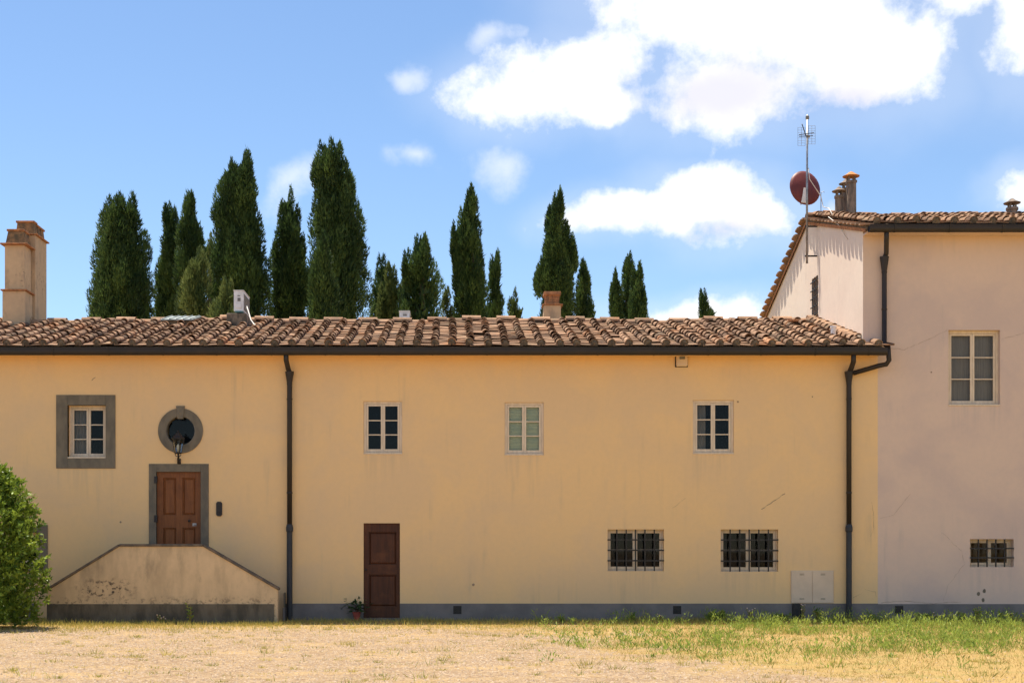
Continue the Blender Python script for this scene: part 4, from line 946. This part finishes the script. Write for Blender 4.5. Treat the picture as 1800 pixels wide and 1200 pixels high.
# ------------------------------------------------------------------ cypresses behind the house
def cypress(label, px, ytop, half, Y, tips=((0, 1.0),), pw=1.9, dens=1.0, pale=False, loose=0.0, open_=False, base_y=562):
    s = (CAMD + Y) / CAMD; cx = wx(px, Y); H_ = wz(ytop, Y); zb = wz(base_y, Y); hw = half * .84 / PXM * s
    t = thing('cypress_tree', label, 'tree', (cx, Y, 0), 'cypresses behind the farmhouse')
    # trunk with a few steep limbs inside the crown
    b = MB(); b.tube([(cx, Y, -.1), (cx + .05, Y, zb * .5), (cx, Y, zb), (cx + .03, Y, H_ * .93)], [.28, .22, .16, .03], 8)
    for k in range(5):
        a = 2 * math.pi * k / 5; b.tube([(cx, Y, zb * .6 + k * .3), (cx + hw * .35 * math.cos(a), Y + hw * .35 * math.sin(a), zb * .75 + k * .3 + .3), (cx + hw * .45 * math.cos(a), Y + hw * .45 * math.sin(a), zb + (H_ - zb) * .12 * k)], [.09, .06, .02], 5)
    b.build('trunk', M['bark'], t)
    # each leader is a tapering column of plumes
    V, T = [], []
    for (dx, hf, *wf) in tips:
        wfr = wf[0] if wf else 1.0
        top = zb + (H_ - zb) * hf; x0 = cx + dx / PXM * s
        zlow = max(1.0, zb - 2.6)
        nl = int((120 if not open_ else 55) * dens * max(.25, (top - zlow) / 9) * max(.45, hw * wfr / 1.3))
        u = nr.random(nl) ** .9; z = zlow + (top - .55 * min(1, (top - zb) / 4) - zlow) * u
        f = np.clip((z - zb) / max(top - zb, .1), 0, 1); rad = hw * wfr * np.maximum(1 - f ** pw, .0) + .07
        rad = rad * (1 + .10 * np.sin(z * 1.7 + dx) + loose * nr.normal(0, .35, nl))
        lean = np.clip((z - zb) / max(top - zb, .1), 0, 1)
        ang = nr.random(nl) * 2 * np.pi; rr = rad * np.sqrt(nr.uniform(.35, 1.0, nl))
        lx = cx + (x0 - cx) * np.minimum(1, .35 + lean) + rr * np.cos(ang); ly = Y + rr * np.sin(ang)
        lt = np.clip(nr.beta(1.2, 1.9, nl), 0, 1)
        per = int(330 if not open_ else 230)
        prx = np.minimum(nr.uniform(.20, .42, nl), .09 + rad * .33); prz = nr.uniform(.45, .85, nl)
        for i in range(nl):
            n = per; a = nr.random(n) * 2 * np.pi; w_ = nr.uniform(-1, 1, n); q = np.sqrt(1 - w_ * w_) * (1 - .35 * np.maximum(w_, 0))
            o = np.stack([q * np.cos(a), q * np.sin(a), w_], 1)
            o = o * nr.uniform(.35, 1.0, (n, 1)) ** .6; p_ = np.stack([lx[i] + o[:, 0] * prx[i], ly[i] + o[:, 1] * prx[i], z[i] + o[:, 2] * prz[i]], 1)
            outw = np.array([math.cos(ang[i]), math.sin(ang[i]), 0.0])
            d = unit(o * np.array([.6, .6, .25]) + outw * .30 + np.array([0, 0, 1.0]) * nr.uniform(.8, 1.7, (n, 1)) + nr.normal(0, .26, (n, 3)))
            sd_ = unit(np.cross(d, nr.normal(0, 1, (n, 3))))
            V.append(blades(p_, d, sd_, nr.uniform(.08, .19, n), nr.uniform(.03, .062, n)))
            T.append(np.clip(lt[i] + nr.normal(0, .13, n), 0, 1))
        if not open_:      # dense inner growth so that only the rim lets the sky through
            n = int(2600 * dens * max(.3, (top - zlow) / 9) * max(.4, hw * wfr))
            z2 = zlow + (top - min(.8, .2 * (top - zb)) - zlow) * nr.random(n) ** 1.1; f = np.clip((z2 - zb) / max(top - zb, .1), 0, 1)
            r2 = (hw * wfr * (1 - f ** pw) * .66) * np.sqrt(nr.random(n)); a = nr.random(n) * 2 * np.pi
            p_ = np.stack([cx + (x0 - cx) * np.minimum(1, .35 + f) + r2 * np.cos(a), Y + r2 * np.sin(a), z2], 1)
            d = unit(np.stack([np.cos(a) * .4, np.sin(a) * .4, np.ones(n)], 1) + nr.normal(0, .35, (n, 3))); sd_ = unit(np.cross(d, nr.normal(0, 1, (n, 3))))
            V.append(blades(p_, d, sd_, nr.uniform(.22, .42, n), nr.uniform(.10, .20, n))); T.append(np.clip(nr.normal(.3, .15, n), 0, 1))
    V = np.concatenate(V); T = np.concatenate(T)
    link('crown', fast_mesh('crown', V, 3, M['cypress_pale' if pale else 'cypress'], T), t)
C_ = [
 ('broad cypress standing alone at the far left, two short tips', 212, 340, 56, 26, ((-11, .98, .84), (9, 1.0, .86), (-6, .7, .98), (6, .7, .98)), 3.0),
 ('slim left cypress of the clump with a pale front tree', 298, 352, 22, 30, ((0, 1.0), (-10, .55, .8)), 2.2),
 ('cypress with olive patches, second of that clump', 334, 337, 30, 29, ((-3, 1.0, .8), (10, .8, .8)), 2.2),
 ('low conical cypress in front of the clump', 346, 438, 33, 24, ((0, 1.0),), 1.25, 1.0, True),
 ('thin see-through cypress left of the twin-tipped giant', 369, 412, 16, 33, ((0, 1.0), (6, .7)), 1.6, .7, True, .3, True),
 ('tall dark cypress with a split double tip', 424, 266, 56, 25, ((-19, .97, .66), (5, 1.0, .70), (14, .66, .85), (-14, .6, .85)), 2.5),
 ('little bushy cypress left of the front air conditioner', 400, 510, 22, 22, ((0, 1.0), (-9, .7)), 1.4, 1.0, True),
 ('ragged cypress between the two giants', 508, 328, 42, 28, ((-3, 1.0, .75), (9, .93, .7), (-20, .6, .6), (18, .6, .6)), 1.7, .9, False, .15),
 ('tallest cypress of all, dense with a blunt top', 590, 246, 56, 24, ((-20, .99, .55), (-3, 1.0, .72), (10, .90, .85), (14, .62, .9)), 3.0),
 ('narrow low cypress leaning on the tallest one', 568, 412, 22, 21, ((0, 1.0), (-6, .7)), 1.6),
 ('slim dark cypress just right of the tallest one', 669, 454, 14, 34, ((0, 1.0),), 2.0),
 ('pale ragged young cypress behind the far air conditioner', 687, 468, 22, 30, ((0, 1.0, .8), (10, .7, .8), (-12, .5, .8)), 1.6, .9, True, .15),
 ('egg shaped mid height cypress right of the far air conditioner', 741, 415, 37, 28, ((0, 1.0), (-25, .8, .35)), 1.9),
 ('tall spire cypress with a side spur on its left', 828, 323, 30, 29, ((0, 1.0, .8), (-26, .74, .32), (-12, .84, .55), (10, .6, .8)), 1.9, 1.0, False, .1),
 ('pale scrub at the left foot of the spire cypress', 791, 508, 12, 30, ((0, 1.0), (-5, .6)), 1.3, .8, True, .3, True),
 ('thin pencil cypress right of the spire', 870, 447, 14, 33, ((0, 1.0),), 1.7),
 ('short young cypress left of the small chimney', 904, 526, 12, 34, ((-2, 1.0, .8), (9, .45, .9)), 1.4, .9, True),
 ('ragged tall cypress behind the small chimney', 982, 332, 38, 30, ((-2, 1.0, .62), (-14, .9, .5), (20, .66, .4), (-28, .5, .4), (6, .8, .7)), 1.7, .85, False, .3),
 ('slender ragged cypress just right of the small chimney', 1025, 453, 15, 31, ((0, 1.0, .8), (14, .25, .6)), 1.5, .8, False, .25),
 ('left cypress of the far trio, short', 1084, 482, 9, 40, ((0, 1.0), (-5, .7, .7)), 1.5, .8, False, .2),
 ('middle and tallest cypress of the far trio', 1103, 446, 12, 41, ((0, 1.0),), 1.8),
 ('right cypress of the far trio', 1123, 460, 12, 39, ((-3, 1.0), (5, .5, .7)), 2.0),
 ('lone tiny cypress near the gable', 1236, 521, 9, 50, ((0, 1.0),), 1.5),
 ('tiniest conifer tip right of the lone tiny cypress', 1251, 547, 5, 52, ((0, 1.0),), 1.4),
]
for c in C_: cypress(*c)

# ------------------------------------------------------------------ laurel bush
BY = -3.2
bx = wx(-33, BY); bt = thing('laurel_bush', 'glossy green laurel bush at the left edge', 'bush', (bx, BY, 0))
b = MB()
for k in range(9):
    a = 2 * math.pi * k / 9; b.tube([(bx + .12 * math.cos(a), BY + .12 * math.sin(a), 0), (bx + .3 * math.cos(a), BY + .3 * math.sin(a), .9), (bx + .5 * math.cos(a), BY + .5 * math.sin(a), 2.1)], [.035, .025, .01], 5)
b.build('stem', M['bark'], bt)
def bush_r(z): return np.interp(z, [0, .3, .9, 1.6, 2.2, 2.7, 3.05, 3.2], [.80, .98, 1.12, 1.10, .92, .62, .36, .06])
n_sh = 2300; z = nr.uniform(.05, 3.12, n_sh); a = nr.random(n_sh) * 2 * np.pi; rr = bush_r(z) * np.where(nr.random(n_sh) < .07, nr.uniform(1.0, 1.12, n_sh), nr.uniform(.45, 1.0, n_sh)) * (1 + .10 * np.sin(3 * a + z * 2.5))
V, T = [], []
for i in range(n_sh):
    c = np.array([bx + rr[i] * math.cos(a[i]), BY + rr[i] * math.sin(a[i]), z[i]]); ax = unit(np.array([[math.cos(a[i]) * .8, math.sin(a[i]) * .8, .9]]) + nr.normal(0, .35, (1, 3)))[0]
    n = 13; t = nr.random(n); p_ = c + ax * (t[:, None] * .22)
    d = unit(nr.normal(0, 1, (n, 3)) * .8 + ax * .9); sd_ = unit(np.cross(d, nr.normal(0, 1, (n, 3))))
    V.append(leaves(p_, d, sd_, nr.uniform(.07, .13, n), nr.uniform(.032, .056, n))); T.append(np.clip(nr.beta(2, 2.5) + t * .3 - .1 + nr.normal(0, .1, n), 0, 1))
link('foliage', fast_mesh('foliage', np.concatenate(V), 4, M['laurel'], np.concatenate(T)), bt)

# ------------------------------------------------------------------ pot plant by the plain door
px_, py_ = wx(627, -.22), -.22
pp = thing('potted_plant', 'small dark leafy plant in a red pot beside the plain door', 'potted plant', (px_, py_, 0))
b = MB(); b.lathe((px_, py_, 0), [(.055, .02), (.085, .17), (.092, .17), (.092, .20), (.078, .20), (.074, .17)], 14); b.build('pot', M['pot'], pp, smooth=False)
b = MB(); b.lathe((px_, py_, 0), [(.11, 0.0), (.12, .018), (.10, .019)], 14); b.build('saucer', M['pot'], pp)
n = 130; base = np.tile([px_, py_, .22], (n, 1)) + nr.normal(0, 1, (n, 3)) * np.array([.13, .07, .07]) + np.array([0, 0, .10]); d = unit(nr.normal(0, 1, (n, 3)) * np.array([1, .7, .35]) + np.array([0, 0, .1])); sd_ = unit(np.cross(d, np.tile([0, 0, 1.0], (n, 1)) + nr.normal(0, .2, (n, 3))))
kind(link('leaf_cluster', fast_mesh('leaf_cluster', leaves(base, d, sd_, nr.uniform(.07, .13, n), nr.uniform(.05, .085, n)), 4, M['potplant'], nr.random(n)), pp), 'stuff')
b = MB()
for k in range(6): b.tube([(px_, py_, .17), (px_ + rng.uniform(-.05, .05), py_ + rng.uniform(-.04, .04), .27), (px_ + rng.uniform(-.16, .16), py_ + rng.uniform(-.08, .08), .36)], .006, 4)
b.tube([(px_, py_, .2), (px_ - .02, py_, .48)], .004, 4); b.build('stem', M['bark'], pp)

# ------------------------------------------------------------------ weeds one can pick out along the wall
def weed(px, py_top, Y, spread, style, label):
    x = wx(px, Y); h = max(.12, wz(py_top, Y)); t = thing('weed', label, 'weed', (x, Y, 0), 'weeds along the foot of the wall')
    b = MB(); V, T = [], []; ns = {'bushy': 16, 'stalk': 4, 'ear': 9, 'flower': 7}[style]
    F = []
    for k in range(ns):
        a = rng.uniform(0, 2 * math.pi); r = spread * rng.uniform(.1, 1); hh = h * rng.uniform(.55, 1.0) if k else h
        tip = (x + r * math.cos(a), Y + r * math.sin(a) * .7, hh); b.tube([(x + r * .12 * math.cos(a), Y, 0), (x + r * .5 * math.cos(a), Y + r * .3 * math.sin(a), hh * .55), tip], [.006, .005, .003], 4)
        n = {'bushy': 22, 'stalk': 16, 'ear': 14, 'flower': 12}[style]; tt = nr.uniform(.12, 1.0, n)
        p_ = np.stack([x + r * math.cos(a) * (.12 + .88 * tt), Y + r * math.sin(a) * .6 * tt, hh * tt], 1)
        d = unit(nr.normal(0, 1, (n, 3)) * np.array([1, 1, .5]) + np.array([0, 0, .6])); sd_ = unit(np.cross(d, nr.normal(0, 1, (n, 3))))
        L = {'bushy': .10, 'stalk': .09, 'ear': .13, 'flower': .06}[style]; W_ = {'bushy': .03, 'stalk': .035, 'ear': .014, 'flower': .018}[style]
        V.append(leaves(p_, d, sd_, nr.uniform(.5, 1.1, n) * L, nr.uniform(.6, 1.1, n) * W_)); T.append(np.clip(nr.normal(.5, .25, n), 0, 1))
        if style in ('flower', 'ear'): F.append((tip, hh))
    b.build('stem', M['straw'], t)
    link('foliage', fast_mesh('foliage', np.concatenate(V), 4, M['weed'], np.concatenate(T)), t)
    if style == 'flower':
        q = MB()
        for tip, hh in F: q.lathe(tip, [(.004, -.012), (.016, 0), (.010, .012)], 6)
        kind(q.build('flower_head', M['flower'], t), 'stuff')
    if style == 'ear':
        q = MB()
        for tip, hh in F: q.tube([tip, (tip[0] + .02, tip[1], tip[2] + .05), (tip[0] + .05, tip[1], tip[2] + .085)], [.004, .010, .002], 5)
        kind(q.build('seed_head', M['weed'], t), 'stuff')
for a_ in [
 (1252, 1076, -.9, .22, 'bushy', 'bright green bushy weed between the middle and right wall vents'),
 (1268, 1074, -.35, .10, 'bushy', 'dark weed tuft just behind the bright bushy weed'),
 (1317, 1068, -.5, .14, 'flower', 'flowering weed below the right barred window of the ochre wall'),
 (1160, 1079, -.5, .12, 'flower', 'thin flowering weed just left of the middle wall vent'),
 (1375, 1080, -.4, .25, 'bushy', 'low leafy weed left of the black conduit'),
 (1412, 1062, -.35, .07, 'flower', 'wispy weed against the black conduit'),
 (1440, 1070, -.6, .20, 'ear', 'tall seeding grass clump under the meter cabinet'),
 (1530, 1080, -.7, .10, 'stalk', 'small weed right of the double downpipe'),
 (1625, 1080, -.6, .18, 'bushy', 'leafy weed right of the vent in the pink wall'),
 (1648, 1076, -.4, .12, 'flower', 'grey flowering weed on the plinth of the pink house'),
 (1690, 1074, -1.2, .10, 'stalk', 'leaning leafy stalk left of the tallest weed'),
 (1718, 1064, -1.4, .12, 'stalk', 'tallest leafy weed under the small barred window'),
 (1757, 1076, -.8, .08, 'stalk', 'yellowish stalk below the right edge of the small barred window'),
 (1778, 1077, -.6, .10, 'flower', 'flowering weed at the far right of the wall'),
 (335, 1060, -1.55, .08, 'stalk', 'tall thin weed before the left part of the stair'),
 (988, 1085, -.9, .07, 'stalk', 'single weed before the plain grey plinth, mid wall'),
 (330 - 45, 1080, -1.6, .15, 'flower', 'reddish flowering weed before the middle of the stair'),
 (1110, 1082, -1.2, .1, 'ear', 'short seeding grass below the left barred window'),
 ]: weed(*a_)

# ------------------------------------------------------------------ grass, turf and pebbles: too many to count
def zones(n, xr, yr):
    x = nr.uniform(*xr, n); y = nr.uniform(*yr, n); return x, y
def vnoise(x, y, f, seed=0):
    r = np.random.default_rng(seed); G = r.random((64, 64)); u, v = x * f + 300.3, y * f + 300.7; i, j = np.floor(u).astype(int), np.floor(v).astype(int); a, b_ = u - i, v - j
    a = a * a * (3 - 2 * a); b_ = b_ * b_ * (3 - 2 * b_); g_ = lambda p, q: G[p % 64, q % 64]
    return (g_(i, j) * (1 - a) + g_(i + 1, j) * a) * (1 - b_) + (g_(i, j + 1) * (1 - a) + g_(i + 1, j + 1) * a) * b_
def turf_mask(x, y):
    nz = vnoise(x, y, .55, 1) * .6 + vnoise(x, y, 1.7, 2) * .4 - .5
    t1 = 1 / (1 + np.exp(-(x - (1.0 + (-2.5 - y) * .27) + nz * 6) * 2)); t2 = 1 / (1 + np.exp(-((y + 2.5) + nz * 3) * 4))
    return np.maximum(t1, t2)
def grow(name, n, xr, yr, prob, hr, wr, mat, lean=.5, tintf=None):
    x, y = zones(n, xr, yr); keep = nr.random(n) < prob(x, y); 
    keep &= ~((y > SY - .05) & (x > wx(80, SY)) & (x < wx(500, SY))); keep &= ~((y > -.22) & (x > h_d2[0]) & (x < h_d2[1]))
    x, y = x[keep], y[keep]; n = len(x); d = unit(np.stack([nr.normal(0, lean, n), nr.normal(0, lean, n), np.ones(n)], 1)); sd_ = unit(np.cross(d, nr.normal(0, 1, (n, 3))))
    V = blades(np.stack([x, y, np.full(n, -.004)], 1), d, sd_, nr.uniform(*hr, n) * (1 if tintf is None else tintf(x, y)), nr.uniform(*wr, n))
    o = link(name, fast_mesh(name, V, 3, mat, nr.random(n))); kind(o, 'stuff'); return o
XR, YR = (-14, 14), (-16, -.02)
tag(grow('dry_grass', 190000, XR, YR, lambda x, y: turf_mask(x, y) * .8 * (.25 + vnoise(x, y, 2.2, 3)) + .02, (.02, .075), (.005, .011), M['straw'], .8), 'short straw coloured dry grass over the yard', 'grass')
def greenp(x, y):
    side = 1 / (1 + np.exp(-(x - 2.6) * 1.1)); patch = np.clip((vnoise(x, y, .8, 5) * .6 + vnoise(x, y, 2.3, 6) * .4 - .37) * 6, 0, 1)
    far = np.clip((y + 12.0) / 3, .12, 1)
    wallf = np.clip((y + .75) * 3, 0, 1) * .55 * (.3 + vnoise(x, y, 1.4, 9))
    stair = np.exp(-((y + 1.75) / .35) ** 2) * (x < -3.4) * (x > -10) * .55
    tuft = np.clip((vnoise(x, y, 2.6, 12) - .80) * 9, 0, 1) * .5
    return np.clip(side * patch * far * turf_mask(x, y) + wallf + stair + tuft * .5, 0, 1) * .8
tag(grow('green_grass', 150000, XR, YR, greenp, (.035, .15), (.006, .013), M['green'], .45, lambda x, y: .55 + .9 * vnoise(x, y, 1.9, 8)), 'green grass and low weeds in loose patches on the yard', 'grass')
def fringe(x, y):
    front = np.where((x > wx(78, SY)) & (x < wx(502, SY)), y + 1.35, y + .15)      # distance before the wall or the stair
    return np.exp(front / 1.15) * (front < 0) * (.25 + .95 * vnoise(x, y, 1.3, 21)) * np.where(x < -3.3, 1.0, .8)
tag(grow('grass_fringe', 110000, (-12, 13), (-4.5, -.1), fringe, (.04, .14), (.007, .014), M['fringe'], .4, lambda x, y: .6 + .8 * vnoise(x, y, 2.4, 22)), 'yellow green grass fringe along the foot of the house', 'grass')
# taller weed clumps in the turf on the right
V, T = [], []
k = 0
while k < 620:
    x, y = nr.uniform(1.2, 13.5), nr.uniform(-12.5, -.5)
    if nr.random() > greenp(np.array([x]), np.array([y]))[0] * 1.1 + .05: continue
    k += 1; n = 36; h = nr.uniform(.12, .40); a = nr.random(n) * 2 * np.pi; r = nr.random(n) * nr.uniform(.05, .16)
    p_ = np.stack([x + r * np.cos(a), y + r * np.sin(a), nr.random(n) ** 1.5 * h * .8], 1); d = unit(np.stack([np.cos(a) * .6, np.sin(a) * .6, np.ones(n)], 1) + nr.normal(0, .35, (n, 3))); sd_ = unit(np.cross(d, nr.normal(0, 1, (n, 3))))
    V.append(leaves(p_, d, sd_, nr.uniform(.04, .10, n), nr.uniform(.010, .022, n))); T.append(np.clip(nr.normal(nr.uniform(.25, .8), .15, n), 0, 1))
o = link('weeds', fast_mesh('weeds', np.concatenate(V), 4, M['weed'], np.concatenate(T))); kind(o, 'stuff'); tag(o, 'leafy weed clumps scattered through the turf on the right', 'weeds')
# low tufts of half dry grass dotted over the gravel
V, T = [], []
for k in range(520):
    x, y = nr.uniform(-11, 8), nr.uniform(-15, -1.8); n = 26; h = nr.uniform(.03, .09) * (1.6 if nr.random() < .12 else 1); a = nr.random(n) * 2 * np.pi; r = nr.random(n) * nr.uniform(.04, .16)
    p_ = np.stack([x + r * np.cos(a) * 1.5, y + r * np.sin(a), np.zeros(n) - .003], 1); d = unit(np.stack([np.cos(a) * .7, np.sin(a) * .7, np.ones(n)], 1) + nr.normal(0, .35, (n, 3))); sd_ = unit(np.cross(d, nr.normal(0, 1, (n, 3))))
    V.append(blades(p_, d, sd_, nr.uniform(.5, 1.1, n) * h, nr.uniform(.006, .013, n))); T.append(np.clip(nr.normal(nr.choice([.1, .55, .9]), .15, n), 0, 1))
o = link('grass_tufts', fast_mesh('grass_tufts', np.concatenate(V), 3, M['fringe'], np.concatenate(T))); kind(o, 'stuff'); tag(o, 'small half dry grass tufts dotted over the gravel', 'grass')
# loose pebbles of the gravel yard
n = 42000; x, y = zones(n, (-11, 9), (-15.5, -1.2)); keep = nr.random(n) < (1.05 - turf_mask(x, y)); x, y = x[keep], y[keep]; n = len(x)
r = nr.uniform(.007, .021, n); oct_ = np.array([[1, 0, 0], [0, 1, 0], [-1, 0, 0], [0, -1, 0], [0, 0, .7]]); F_ = [(0, 1, 4), (1, 2, 4), (2, 3, 4), (3, 0, 4)]
ang = nr.random(n) * 6.28; ca, sa = np.cos(ang), np.sin(ang)
P5 = oct_[None] * r[:, None, None] * nr.uniform(.7, 1.3, (n, 5, 1)); P5 = np.stack([P5[..., 0] * ca[:, None] - P5[..., 1] * sa[:, None] + x[:, None], P5[..., 0] * sa[:, None] + P5[..., 1] * ca[:, None] + y[:, None], P5[..., 2]], 2)
V = np.stack([P5[:, list(f)] for f in F_], 1).reshape(-1, 3)
o = link('pebbles', fast_mesh('pebbles', V, 3, M['pebble'])); kind(o, 'stuff'); tag(o, 'loose pale pebbles of the gravel yard', 'gravel')
